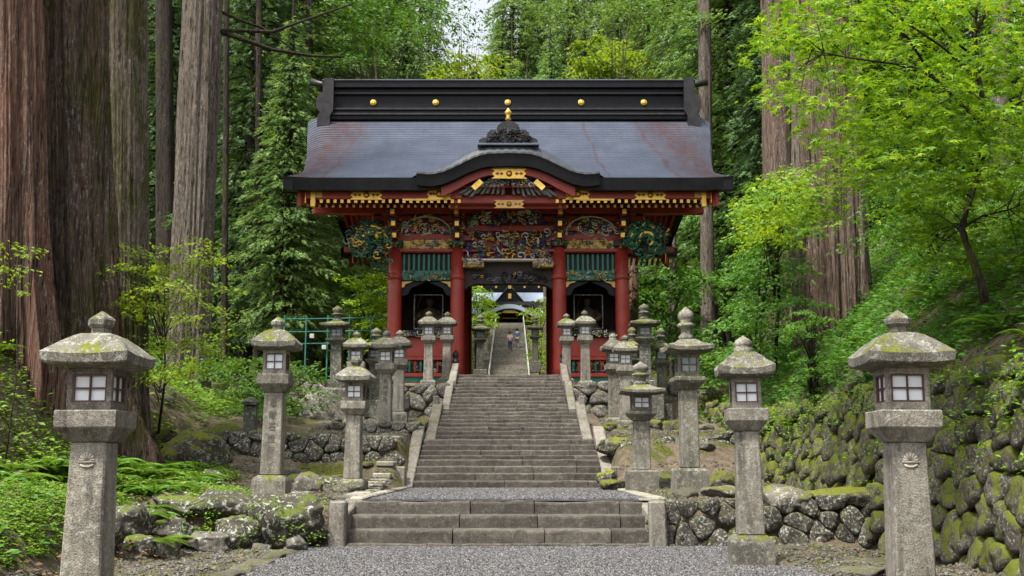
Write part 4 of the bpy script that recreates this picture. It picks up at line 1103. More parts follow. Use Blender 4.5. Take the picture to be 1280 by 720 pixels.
# ---- bracket sets on the column heads
def bracket(u, yy, dirs, outer=False):
    mb = MB(); z = HT
    mb.box((u, yy, z + .10), (.50, .50, .20), 0, taper=1.0, bev=.02)
    z += .2
    for tier in range(3):
        reach = .30 + .30 * tier
        mb.box((u, yy + dirs * reach / 2, z + .10), (.15, reach + .3, .17), 1, bev=.01)
        mb.box((u, yy, z + .10), (.9 + .25 * tier, .15, .165), 1, bev=.01)
        for q in (-1, 1): mb.box((u + q * (.36 + .11 * tier), yy, z + .24), (.2, .2, .12), 0, bev=.015)
        mb.box((u, yy + dirs * reach, z + .24), (.22, .22, .12), 0, bev=.015)
        mb.box((u, yy + dirs * (reach + .165), z + .10), (.12, .03, .14), 2)
        for q in (-1, 1): mb.box((u + q * (.47 + .125 * tier), yy, z + .10), (.03, .12, .14), 2)
        z += .30
    part(mb, 'bracket_set', ['green_paint' if False else 'bronze', 'red_dark', 'gold'])
for yy, dr in ((FY, -1), (RY, 1)):
    for u in CU + [-2.53, 2.53, -.55, .55]:
        if abs(u) in (2.53, .55) and dr < 0: continue
        bracket(u, yy, dr)
for i, u in enumerate(CU):
    carving('column_head_carving', u, (HT + gz(262)) / 2 - .1, .42, 1.1, -.3, .12, 60, (1, 4, 4, 1, 1, 0, 4, 3), 90 + i, rs=(.05, .09))
# projecting dragons at the outer corners
for s in (-1, 1):
    xa, xb = mir(431, 492, s)
    mb = MB(); cx_, cz_ = gu((xa + xb) / 2, 300, 32.0), gz(300, 32.0)
    for k, (mi, R0) in enumerate(((0, .54), (1, .45), (2, .34), (1, .22))):
        pts = [(cx_ + s * (-.05) + R0 * math.cos(a), -.5 - .05 * k, cz_ + R0 * .92 * math.sin(a)) for a in [(-.5 + 4.9 * q / 15) if s < 0 else PI - (-.5 + 4.9 * q / 15) for q in range(16)]]
        mb.tube(pts, [(.05 + .035 * math.sin(q * .21 * PI / 3)) for q in range(16)], 6, mi)
    part(mb, 'dragon_carving', ['teal', 'gold', 'green_paint'])
    carve_px('dragon_carving', xa + 4, xb - 3, 277, 322, 32.0, depth=.25, n=110, wts=(0, 3, 8, 0, 0, 1, 9, 7), seed=100 + s, mask='disc', rs=(.10, .19), eyes=(1,))
    xa, xb = mir(460, 492, s); carve_px('dragon_carving', xa, xb, 285, 345, 32.1, depth=.25, n=50, wts=(0, 3, 5, 0, 1, 0, 5, 6), seed=110 + s, mask='fan', rs=(.07, .13), eyes=(1,))

# ---- roof
EF, RG, ER = 30.3 - GY0, 35.7 - GY0, 41.1 - GY0
ZE, ZR = 9.29 - GZ0, 12.95 - GZ0
def zmain(t): return ZE + (ZR - ZE) * (.60 * t + .40 * t * t)
def wroof(t): return interp(t, [0, .03, .07, .13, .25, .37, .61, .85, 1], [6.55, 6.40, 6.28, 6.20, 6.24, 6.34, 6.54, 6.80, 6.95])
kpx = [0, 25, 36, 50, 65, 80, 95, 108, 116]; kpy = [180, 181, 184, 190.5, 199.5, 208.5, 214.5, 217, 217]
KU = [p * .02332 for p in kpx]; KZ = [Zp(q, 30.2) - GZ0 for q in kpy]
def kara(u):
    a = abs(u)
    if a > KU[-1]: return -99
    # smooth interpolation
    return interp(a, KU, KZ)
def tpk(u): return max(0, 1 - (abs(u) / 2.62) ** 2.5)
def kb(u): return kara(u) - .29 * tpk(u)
def minoko(u, t):
    w = wroof(t); q = (abs(u) - (w - .62)) / .62
    return -.24 * max(0, q) ** 2 * min(1, max(0, (t - .08) / .4))
NU = 88
def roof_grid(front, rows=36):
    mb = MB()
    for k in range(rows):
        t0, t1 = k / rows, (k + 1) / rows
        base = len(mb.v); vs = []
        for (t, lift) in ((t0, -.008), (t0, .046), (t1, .0)):
            y = lerp(EF, RG, t) if front else lerp(ER, RG, t)
            for i in range(NU + 1):
                f = -1 + 2 * i / NU; u = f * wroof(t)
                z = zmain(t) + lift + minoko(u, t)
                if front: z = max(z, kara(u) + lift * (1 if t < .4 else 0))
                vs.append((u, y, z))
        n = NU + 1; fs = []
        for i in range(NU):
            fs.append((i, i + 1, n + i + 1, n + i)); fs.append((n + i, n + i + 1, 2 * n + i + 1, 2 * n + i))
        mb.add(vs, fs)
    return mb
part(roof_grid(True), 'roof_front', 'roof'); part(roof_grid(False, 24), 'roof_back', 'roof')
# underside following the roof
mb = MB(); n = 20
for sgn, E in ((1, EF), (-1, ER)):
    vs = []
    for k in range(n + 1):
        t = lerp(.02, 1, k / n); y = lerp(E, RG, t); w = wroof(t) - .10
        z = zmain(t) - lerp(.30, .55, t)
        vs += [(-w, y, z), (w, y, z)]
    # leave the bulging porch clear: the underside only covers outside of it in front
    mb.add(vs, [(2 * k, 2 * k + 1, 2 * k + 3, 2 * k + 2) for k in range(n)])
part(mb, 'roof_underside', 'red_dark')
# thick black verges (side edges) and bargeboards
for s in (-1, 1):
    mb = MB(); vs = []; n = 40
    for k in range(n + 1):
        v = k / n; t = 1 - abs(2 * v - 1); y = lerp(EF, ER, v); w = wroof(t); z = zmain(t) + minoko(w, t)
        vs += [(s * w, y, z - .01), (s * (w + .0), y, z - .34), (s * (w - .28), y, z - .36), (s * (w - .28), y, z - .1)]
    fs = [(4 * k + a, 4 * k + (a + 1) % 4, 4 * k + 4 + (a + 1) % 4, 4 * k + 4 + a) for k in range(n) for a in range(4)]
    mb.add(vs, fs + [(0, 1, 2, 3), (4 * n + 3, 4 * n + 2, 4 * n + 1, 4 * n)]); part(mb, 'verge', 'black')
    mb = MB(); vs = []
    for k in range(n + 1):
        v = k / n; t = 1 - abs(2 * v - 1); y = lerp(EF + .35, ER - .35, v); w = wroof(t) - .35; z = zmain(min(1, t + .04)) - .30
        vs += [(s * w, y, z), (s * w, y, z - .55), (s * (w - .1), y, z - .55), (s * (w - .1), y, z)]
    mb.add(vs, [f for f in fs] + [(0, 1, 2, 3), (4 * n + 3, 4 * n + 2, 4 * n + 1, 4 * n)]); part(mb, 'bargeboard', 'red')
    for (v) in (.03, .5, .97):
        mb = MB(); t = 1 - abs(2 * v - 1); y = lerp(EF + .35, ER - .35, v); mb.box((s * (wroof(t) - .34), y, zmain(t) - .55), (.04, .5, .5), 0, bev=.01); part(mb, 'gilt_fitting', 'gold')
    # gable wall
    mb = MB(); poly = [(-.2, gz(262)), (RY + .2, gz(262)), (RY + .2, zmain(.42) - .6), (RG, ZR - .65), (-.2, zmain(.42) - .6)]
    mb.prism(poly, s * 3.6, s * 3.72, axis='x'); part(mb, 'gable_wall', 'red_dark')
# eave fascia, front and back
def fascia(y0, y1, top, th, ulim, name, mat, N=80, lo=None):
    mb = MB(); vs = []
    for i in range(N + 1):
        u = lerp(-ulim, ulim, i / N); z = top(u)
        zl = z - (th(u) if callable(th) else th)
        vs += [(u, y0, z), (u, y0 + .05, zl), (u, y1, zl + .02), (u, y1, z)]
    fs = [(4 * k + a, 4 * k + (a + 1) % 4, 4 * k + 4 + (a + 1) % 4, 4 * k + 4 + a) for k in range(N) for a in range(4)]
    mb.add(vs, fs + [(0, 1, 2, 3), (4 * N + 3, 4 * N + 2, 4 * N + 1, 4 * N)]); return part(mb, name, mat)
tipup = lambda u: .05 * max(0, (abs(u) - 5.6) / .9) ** 2
ftop = lambda u: max(ZE - .004, kara(u) - .004 if abs(u) < KU[-1] else -9) + tipup(u)
fascia(EF - .015, EF + .5, lambda u: ZE - .004 + tipup(u) if abs(u) > 2.35 else min(ZE + 3, kb(u) - .03), lambda u: .36 if abs(u) > 2.35 else .34, 6.55, 'eave_fascia', 'black')
fascia(EF - .17, EF - .018, lambda u: kb(u) + .005, lambda u: .34 + .04 * math.cos(min(1, abs(u) / 2.6) * PI / 2), 2.66, 'porch_fascia', 'black', 60)
mb = MB()   # bright sheet copper over the porch edge, in overlapping lengths
for i in range(44):
    u0, u1 = lerp(-2.66, 2.66, i / 44), lerp(-2.66, 2.66, (i + 1) / 44)
    lf = .0 + .012 * (i % 2)
    def col_(u): return [(u, EF - .20 - lf * .5, kb(u) - .01), (u, EF - .19 - lf, kb(u) + .045 + lf * .4), (u, EF - .10 - lf * .5, lerp(kb(u), kara(u), .62) + .03 + lf), (u, EF + .06, kara(u) + .02 + lf), (u, EF + .30, kara(u) + .02 + lf)]
    a_, b_ = col_(u0), col_(u1); mb.add(a_ + b_, [(k, 5 + k, 6 + k, k + 1) for k in range(4)])
part(mb, 'porch_roof_edge', 'roof_edge')
fascia(ER - .5, ER + .015, lambda u: ZE - .004, .36, 6.5, 'eave_fascia', 'black', 10)
# red boards under the eave
ra, rb = gz(236.5, 30.75), gz(249, 30.75)
for s in (-1, 1):
    mb = MB(); mb.box((s * (1.36 + 5.95) / 2, EF + .42, (ra + rb) / 2 + .06), (5.95 - 1.36, .1, ra - rb + .12), bev=.01); part(mb, 'eave_board', 'red_dark')
    for (x0, x1, t0, t1) in ((437, 479, 238, 249.5), (533, 565, 235, 249.5)):
        a_, b_ = mir(x0, x1, s); gold_plate(a_, b_, t0, t1, 30.66)
    a_, b_ = mir(503, 548, s); bar_px('gilt_strip', a_, b_, 247.5, 250.5, 30.68, .03, 'gold', 0)
    a_, b_ = mir(388, 394, s); bar_px('gilt_corner', a_, b_, 238, 258, 30.66, .12, 'gold'); a_, b_ = mir(394.2, 403, s); bar_px('gilt_corner', a_, b_, 239, 247, 30.66, .05, 'gold_dark')
# porch: red curved board, tympanum, carvings
mb = MB(); vs = []; N = 40
for i in range(N + 1):
    u = lerp(-1.95, 1.95, i / N); z = kb(u) - .33; vs += [(u, EF + .1, z + .06), (u, EF + .1, z - .22 - .05 * abs(u)), (u, EF + .22, z - .22 - .05 * abs(u)), (u, EF + .22, z + .06)]
mb.add(vs, [(4 * k + a, 4 * k + (a + 1) % 4, 4 * k + 4 + (a + 1) % 4, 4 * k + 4 + a) for k in range(N) for a in range(4)] + [(0, 1, 2, 3), (4 * N + 3, 4 * N + 2, 4 * N + 1, 4 * N)])
part(mb, 'porch_bargeboard', 'red_dark')
mb = MB(); pts_ = [(lerp(-1.75, 1.75, i / 30), kb(lerp(-1.75, 1.75, i / 30)) - .40) for i in range(31)]
mb.prism([(1.75, gz(262, 31.2)), (-1.75, gz(262, 31.2))] + pts_, EF + .75, EF + .85); part(mb, 'porch_tympanum', 'red_dark')
mb = MB(); mb.box((0, EF + .6, gz(250, 30.9)), (3.3, .25, .26), bev=.02); part(mb, 'porch_beam', 'red_dark')
gold_plate(614, 659, 211, 223, 30.36, parent=None); bar_px('gilt_strip', 615, 658, 208.5, 210.8, 30.36, .05, 'gold_dark', 0)
gold_plate(617, 656, 250, 260, 30.7, 'gold_dark')
for s in (-1, 1):
    a_, b_ = mir(588, 605, s)
    cz_ = gz(230, 30.3); cx_ = gu((a_ + b_) / 2, 230, 30.3)
    mb = MB(); R = Matrix.Rotation(s * .75, 3, 'Y'); mb.box((cx_, EF + .08, cz_), (.34, .03, .17), rot=R, bev=.01); part(mb, 'gilt_fitting', 'gold')
mb = MB(); r_ = random.Random(5)      # grey-blue dragon spreading under the porch gable
for s in (-1, 1):
    for k in range(9):
        x0 = s * (.10 + .10 * k); x1 = s * (.14 + .155 * k); z0_ = gz(226, 30.6) - .03 * k * .5; z1_ = gz(243, 30.6) + r_.uniform(-.05, .06)
        mb.tube([(x0, EF + .35, z0_), (lerp(x0, x1, .4) + s * .05, EF + .28, lerp(z0_, z1_, .4)), (x1, EF + .3, z1_), (x1 + s * .07, EF + .3, z1_ - .02)], [.045, .06, .05, .015], 5, 0)
    pass
q_ = [(x, EF + .33, gz(y_, 30.6)) for x, y_ in ((.1, 224), (.45, 226), (.8, 231), (1.1, 238), (1.35, 243))]
mb.tube([(-x, y, z) for x, y, z in q_[::-1]] + q_, [.015, .045, .06, .07, .05, .05, .07, .06, .045, .015], 6, 0)
part(mb, 'dragon_carving', ['grey_paint']); carving('dragon_carving', 0, gz(228, 30.6), 1.35, .28, EF + .3, .1, 46, (3, 1, 2, 2, 0, 8, 2, 0), 131, rs=(.06, .11))
# rafters
r1 = MB(); r1.box((0, .0, 0), (.085, .015, .10), 1); 
def rafter_mesh(L, rise, w=.085, hh=.10, tip='gold'):
    mb = MB(); vs = [(-w / 2, 0, -hh / 2), (w / 2, 0, -hh / 2), (w / 2, L, rise - hh / 2), (-w / 2, L, rise - hh / 2), (-w / 2, 0, hh / 2), (w / 2, 0, hh / 2), (w / 2, L, rise + hh / 2), (-w / 2, L, rise + hh / 2)]
    mb.add(vs, [(3, 2, 1, 0), (4, 5, 6, 7), (1, 2, 6, 5), (2, 3, 7, 6), (3, 0, 4, 7)], 0); mb.box((0, -.008, 0), (w * 1.02, .016, hh * 1.02), 1); return mb.mesh('rafter', [M['red_dark'], M[tip]])
rm1, rm2 = rafter_mesh(1.5, .32), rafter_mesh(1.6, .46, .07, .085, 'gold_dark')
rm3 = rafter_mesh(4.2, 1.9)
za, zb_ = gz(251.5, 30.72), gz(257.5, 31.0)
for s in (-1, 1):
    for k in range(22):
        u = s * (1.44 + k * .203)
        inst('rafter', rm1, gate, (u, 30.72 - GY0, za)); inst('rafter', rm2, gate, (u + s * .10, 31.02 - GY0, zb_))
        inst('rafter', rm3, gate, (u, ER - .5, gz(251.5, 30.72) - .05), (0, 0, PI))
# ridge
lay = [(151, 146, .46, 'black'), (146, 143.5, .52, 'bronze'), (143.5, 139.5, .44, 'black'), (139.5, 137, .50, 'bronze'), (137, 119.5, .34, 'black'), (119.5, 117, .46, 'bronze'), (117, 112, .40, 'black'), (112, 104, .54, 'black'), (104, 102.5, .58, 'roof')]
RH = 6.40
for (p0, p1, dp, mt) in lay:
    z0_, z1_ = Zp(p0, 35.4) - GZ0, Zp(p1, 35.4) - GZ0; mb = MB(); mb.box((0, RG, (z0_ + z1_) / 2), (2 * RH - .001 * dp, 2 * dp, z1_ - z0_), bev=.012); part(mb, 'ridge_course', mt)
for px_ in (466.5, 544.5, 726.5, 805, 634.7):
    u = gu(px_, 127, 35.3); z = Zp(127.5, 35.3) - GZ0
    mb = MB(); mb.lathe([(.11, 0), (.11, .03), (.095, .04)], 16); mb.lathe([(.075, .041), (.075, .055), (.04, .065)], 16)
    mb.v = [(x + u, RG - .34 - zz, y + z) for x, y, zz in mb.v]; part(mb, 'crest_medallion', 'gold')
for s in (-1, 1):
    mb = MB()
    prof = [(-.34, 1.46), (.0, 1.46), (.03, .95), (.18, .85), (.26, .62), (.22, .38), (.10, .25), (.18, .12), (.2, -.25), (-.24, -.25), (-.24, .12), (-.34, .3)]
    zb0 = Zp(151, 35.3) - GZ0
    mb.prism([(s * (RH - .02 + px_ - .05), zb0 + z_) for px_, z_ in prof], RG - .62, RG + .62)
    part(mb, 'ridge_end_tile', 'bronze')
    mb = MB(); zt_ = Zp(103, 35.4) - GZ0
    mb.tube([(s * (RH - .5), RG, zt_), (s * (RH + .05), RG, zt_ + .02), (s * (RH + .5), RG, zt_ + .13)], [.10, .10, .13], 10); part(mb, 'ridge_horn', 'bronze')
# crest tile above the porch
zc = Zp(181, 30.25) - GZ0
cr = [(-.86, 0), (-.86, .12), (-.74, .20), (-.64, .20), (-.60, .36), (-.48, .44), (-.36, .42), (-.30, .58), (-.16, .68), (0, .72)]
mb = MB(); mb.prism(cr + [(-a, b) for a, b in cr[::-1][1:]], EF - .12, EF + .06, 0)
mb.v = [(x, y, z + zc) for x, y, z in mb.v]; part(mb, 'porch_crest_tile', 'bronze')
carving('porch_crest_tile', 0, zc + .25, 1.3, .4, EF - .13, .04, 40, (0, 0, 0, 0, 0, 0, 0, 1), 140, 'arch', rs=(.08, .14), eyes=(7,))
mb = MB(); mb.box((0, EF + .0, zc - .02), (1.8, .42, .07), bev=.02); mb.box((0, EF + 1.1, zc + .12), (.30, 2.2, .3), bev=.03); part(mb, 'porch_ridge', 'roof')
mb = MB(); zz = Zp(150, 30.3) - GZ0
mb.lathe([(.02, 0), (.09, .05), (.05, .14), (.08, .22), (.11, .27), (.05, .34), (.01, .40)], 8, (0, EF - .05, zz - .05)); part(mb, 'gilt_finial', 'gold')

# guardian figures seated in the two alcoves
for s, lab in ((-1, 'dim seated guardian statue with a bow inside the left alcove of the gate'), (1, 'dim seated guardian statue holding a bow inside the right alcove of the gate')):
    rt = empty('guardian_statue', (GX0 + s * 2.53, GY0 + 1.6, gz(412) + GZ0), 0, lab, 'statue', 'guardian statues in the gate')
    mb = MB(); mb.lathe([(.02, 0), (.52, .02), (.50, .16), (.40, .28), (.30, .50), (.27, .72), (.20, .88), (.09, .93), (.08, .99)], 14); mb.tube([(.24, 0, .8), (.42, -.12, .58), (.26, -.34, .5)], [.09, .1, .07], 8); mb.tube([(-.24, 0, .8), (-.42, -.12, .6), (-.28, -.34, .62)], [.09, .1, .07], 8)
    mb.build('robed_body', M['statue'], rt)
    mb = MB(); mb.lathe([(.05, .96), (.11, 1.02), (.125, 1.12), (.11, 1.2), (.04, 1.26)], 12, (0, -.03, 0)); mb.build('head', M['statue'], rt)
    mb = MB(); mb.lathe([(.12, 1.19), (.125, 1.23), (.07, 1.27), (.05, 1.42), (.02, 1.45)], 10); mb.build('hat', M['black'], rt)
    mb = MB(); mb.tube([(-.28, -.4, .1), (-.40, -.42, .5), (-.34, -.42, .95), (-.2, -.4, 1.35)], .018, 5); mb.build('bow', M['statue'], rt)

# ================================================================== foliage
T_LEAF = (np.array([(0, 0, 0), (.5, .5, .06), (1, 0, -.05), (.5, -.5, .06)]), np.array([(0, 1, 2), (0, 2, 3)]))
T_STAR = None
def _star():
    v = [(0.0, 0, 0)]; tips = [(-125, .55), (-75, .85), (0 - 28, .97), (0, 1.08), (28, .97), (75, .85), (125, .55)]
    tips = [(-118, .62), (-62, .9), (0, 1.1), (62, .9), (118, .62)]
    for i, (a, r) in enumerate(tips):
        if i: v.append((.30 * math.cos(math.radians((a + tips[i - 1][0]) / 2)), .30 * math.sin(math.radians((a + tips[i - 1][0]) / 2)), .02))
        v.append((r * math.cos(math.radians(a)), r * math.sin(math.radians(a)), -.08))
    v.append((-.12, .0, 0))
    f = [(0, i, i + 1) for i in range(1, len(v) - 1)] + [(0, len(v) - 1, 1)]
    v = np.array(v); v[:, 0] += .15
    return v, np.array(f)
T_STAR = _star()
T_SPRAY = (np.array([(0, 0, 0), (.34, .20, -.02), (.30, .03, 0), (.34, -.20, -.02), (.30, -.03, 0), (.66, .17, -.05), (.60, .025, 0), (.66, -.17, -.05), (.60, -.025, 0), (1, 0, -.08)]),
           np.array([(0, 1, 2), (0, 4, 3), (2, 5, 6), (4, 8, 7), (6, 9, 8), (0, 2, 4)]))
def leaves(name, C, D, N, L, Wd, tmpl, mat):
    """one mesh of many small leaves; C centres, D directions, N normals"""
    tv, tf = tmpl; n = len(C)
    D = D / np.maximum(1e-6, np.linalg.norm(D, axis=1, keepdims=True))
    S = np.cross(N, D); S /= np.maximum(1e-6, np.linalg.norm(S, axis=1, keepdims=True)); Nn = np.cross(D, S)
    L = np.broadcast_to(L, (n,))[:, None, None]; Wd = np.broadcast_to(Wd, (n,))[:, None, None]
    Vv = C[:, None, :] + D[:, None, :] * tv[None, :, 0:1] * L + S[:, None, :] * tv[None, :, 1:2] * Wd + Nn[:, None, :] * tv[None, :, 2:3] * L
    Tt = (tf[None] + (np.arange(n) * len(tv))[:, None, None]).reshape(-1, 3)
    return npmesh(name, Vv.reshape(-1, 3), Tt, mat)
def rn(n, s=1.0): return nr.normal(0, s, (n, 3))

def conifer_crown(name, Hh, R, z0, nb, ns, L, mat, seed, droop=.55, lim=None):
    """returns crown mesh and limb mesh; drooping boughs carrying feathery sprays"""
    global nr
    st = nr; nr = np.random.RandomState(seed); r = random.Random(seed)
    C, D, N = [], [], []; lb = MB()
    for b in range(nb):
        f = (b + r.random()) / nb; z = lerp(z0, Hh * .98, f ** .95)
        rr = R * (1 - ((z - z0) / (Hh - z0)) ** 1.3 * .92) * r.uniform(.65, 1.15) * (.75 + .25 * min(1, (f * 6)))
        a = b * 2.4 + r.uniform(-.4, .4); ca, sa = math.cos(a), math.sin(a)
        up = r.uniform(.05, .3); dr = droop * r.uniform(.6, 1.3)
        zf = lambda t: z + rr * (up * t - dr * t * t)
        m = max(6, int(ns * (rr / R) ** 1.2))
        t = nr.uniform(.15, 1, m) ** .8
        spread = rr * .30 * (1.15 - t) + .12
        lat = nr.normal(0, 1, m) * spread * .75
        x = rr * t; zz = z + rr * (up * t - dr * t * t) - np.abs(lat) * .25 + nr.normal(0, .10, m) - nr.uniform(0, .30, m) * .6
        C.append(np.stack([ca * x - sa * lat, sa * x + ca * lat, zz], 1))
        dirx = 1.0; dl = np.sign(lat) * nr.uniform(.1, .9, m)
        dz = -nr.uniform(.1, 1.1, m)
        D.append(np.stack([ca * dirx - sa * dl, sa * dirx + ca * dl, dz], 1) + nr.normal(0, .22, (m, 3)))
        N.append(np.tile([[0, 0, 1.0]], (m, 1)) + nr.normal(0, .45, (m, 3)))
        if b % 1 == 0:
            lb.tube([(0, 0, z - .1), (ca * rr * .35, sa * rr * .35, zf(.35)), (ca * rr * .7, sa * rr * .7, zf(.7)), (ca * rr * .95, sa * rr * .95, zf(.95))], [.06, .045, .03, .012], 3)
    C, D, N = map(np.concatenate, (C, D, N))
    Ls = L * nr.uniform(.6, 1.35, len(C))
    me = leaves(name, C, D, N, Ls, Ls * .95, T_SPRAY, mat); lm = lb.mesh('limbs', M['bark_dark'])
    nr = st
    return me, lm

def trunk_mesh(name, pts, radii, mat, flute=.12, seed=1, segs=36, rings=40, flare=0.0, nf=7):
    """fluted trunk following pts (relative), radii interpolated"""
    P_ = [Vector(p) for p in pts]; n = len(P_)
    bm_v = []; off = Vector((seed * 3.1, seed * 1.7, 0))
    zs = [p.z for p in P_]
    for k in range(rings + 1):
        f = (k / rings) ** 1.5; z = lerp(zs[0], zs[-1], f)
        x = float(np.interp(z, zs, [p.x for p in P_])); y = float(np.interp(z, zs, [p.y for p in P_])); r = float(np.interp(z, zs, radii))
        hrel = max(0, z - zs[0] - (2.2 if flare else 0))
        fl = 1 + flare * math.exp(-hrel / 1.1)
        for i in range(segs):
            a = 2 * PI * i / segs; q = Vector((math.cos(a), math.sin(a), 0))
            n1 = mn.noise(q * nf * .35 + Vector((0, 0, z * .09)) + off); n2 = mn.noise(q * nf + Vector((0, 0, z * .22)) + off); n3 = mn.noise(q * nf * 2.6 + Vector((0, 0, z * .30)) + off) + .7 * mn.noise(q * nf * 6 + Vector((0, 0, z * .6)) + off)
            fx = flute * (1 + 2.2 * math.exp(-hrel / 1.3) * (1 if flare else 0))
            rad = r * fl * (1 + fx * (.9 * n1 + .8 * n2 + .45 * n3))
            bm_v.append((x + math.cos(a) * rad, y + math.sin(a) * rad, z))
    V_ = np.array(bm_v); I_ = np.arange(rings * segs); K, Ii = I_ // segs, I_ % segs; J = (Ii + 1) % segs
    T_ = np.stack([K * segs + Ii, K * segs + J, (K + 1) * segs + J, (K + 1) * segs + Ii], 1)
    return npmesh(name, V_, T_, mat, smooth=True)

# ---- giant and slender trunks that stand close
def big_trunk(px0, py0, d, wpx, top_px, mat, label, flare=.4, flute=.12, seed=1, hgt=24, dy=0, top_py=0, segs=64, cat='cedar tree', taper=.82, name='cedar_tree'):
    b = P(px0, py0, d); zb = h(b.x, d) - .4 - (2.2 if flare else 0)
    tp = P(top_px, top_py, d); r = wpx / 2 * d / 1330
    sx = (tp.x - b.x) / (tp.z - b.z)
    root = empty(name, (b.x, d, zb), 0, label, cat)
    hgt += 2.2; pts = [(0, 0, 0), (0, 0, 2.8)] + [(sx * (z - 2.8), 0, z) for z in np.linspace(4.2, hgt, 8)]
    rad = [r, r] + [r * lerp(1, taper, i / 7) for i in range(8)]
    inst('trunk', trunk_mesh('trunk', pts, rad, M[mat], flute, seed, segs, 60, flare), root)
    return root, r, sx, zb
big_trunk(8, 432, 16.6, 84, 10, 'bark_red', 'giant cedar trunk with stringy red bark cut by the left edge', flare=.35, seed=3, segs=260, taper=.95, flute=.16)
t2, r2_, _, _ = big_trunk(97, 425, 18.2, 104, 90, 'bark_grey', 'giant grey brown cedar trunk with flaring mossy roots, second from the left edge', flare=.45, seed=8, segs=280, taper=.92, flute=.17)
big_trunk(165, 440, 20.5, 50, 164, 'bark_moss', 'cedar trunk with yellow moss down its right side, third from the left edge', flare=.15, seed=12, taper=.95, segs=180)
big_trunk(232, 520, 28.0, 50, 253, 'bark_pale', 'tall pale barked cedar standing alone between the giants and the gate', flare=.1, seed=17, taper=.92, segs=160)
t5, r5, _, _ = big_trunk(1044, 402, 24.5, 74, 1034, 'bark_brown', 'giant reddish cedar trunk on the right slope behind the maple', flare=.15, seed=21, segs=240, taper=.92, flute=.15)
big_trunk(1010, 395, 25.5, 36, 1004, 'bark_pale', 'pale cedar trunk growing against the left of the giant reddish one', flare=.1, seed=22, taper=.9)
big_trunk(975, 380, 34, 34, 966, 'bark_brown', 'brown cedar trunk rising behind the left of the maple', flare=.1, seed=25, taper=.9)
big_trunk(884, 420, 43, 17, 879, 'bark_pale', 'slim pale cedar trunk rising right of the gate roof', flare=.1, seed=27, taper=.9, hgt=30)
big_trunk(840, 420, 46, 9, 838, 'bark_pale', 'thin pale trunk behind the right eave of the gate', flare=.1, seed=28, taper=.9, hgt=9, segs=20)
big_trunk(791, 430, 42, 12, 791, 'bark_red', 'thin reddish trunk against the right column of the gate', flare=.1, seed=29, taper=.9, hgt=9, segs=20)
big_trunk(1252, 260, 26, 22, 1256, 'bark_pale', 'pale trunk on the slope at the right edge', flare=.1, seed=31, taper=.9, hgt=22, segs=24)
for i, (px, py, d, w, mt) in enumerate(((210, 440, 40, 24, 'bark_dark'), (281, 450, 36, 8, 'bark_dark'), (322, 450, 38, 8, 'bark_dark'), (353, 450, 42, 9, 'bark_dark'), (386, 450, 46, 11, 'bark_dark'),
        (303, 440, 55, 8, 'bark_dark'), (410, 440, 60, 9, 'bark_dark'), (338, 440, 58, 8, 'bark_dark'), (268, 440, 47, 8, 'bark_dark'), (449, 430, 62, 8, 'bark_pale'), (462, 430, 66, 7, 'bark_grey'), (911, 400, 52, 8, 'bark_dark'), (930, 400, 48, 7, 'bark_dark'), (897, 400, 60, 9, 'bark_dark'), (945, 390, 44, 9, 'bark_dark'))):
    rt, *_ = big_trunk(px, py, d, w, px + rnd.uniform(-5, 5), mt, ('slender dark cedar trunk in the wood %s of the gate' % ('left' if px < 640 else 'right')) , flare=.1, seed=40 + i, taper=.8, hgt=34, segs=16)
    if px < 640:
        o_ = sorted(q for q in (210, 281, 322, 353, 386, 303, 410, 338, 268, 449, 462)).index(px); rt['label'] = '%s slender trunk from the left in the wood left of the gate' % ('first second third fourth fifth sixth seventh eighth ninth tenth eleventh'.split()[o_])
    rt['group'] = 'slender trunks in the wood %s of the gate' % ('left' if px < 640 else 'right')
# bare limbs crossing at the top left
def limb_tree(): pass
mb = MB()
for pts, r0 in (([(262, 40), (300, 38), (340, 40), (390, 22), (440, 5)], .065), ([(270, 38), (300, 48), (340, 62), (390, 70), (430, 71)], .075), ([(270, 12), (300, 25), (330, 36)], .05), ([(326, 33), (350, 50), (372, 66)], .03)):
    q = [P(x, y, 28 + (x - 262) * .01) for x, y in pts]; mb.tube(q, [r0 * (1 - .7 * i / len(q)) for i in range(len(q))], 6)
o = mb.build('limbs', M['bark_dark']); pal = [t for t in bpy.data.objects if t.get('label', '').startswith('tall pale barked')][0]
bpy.context.view_layer.update(); o.parent = pal; o.matrix_parent_inverse = Matrix.Translation(-pal.location)

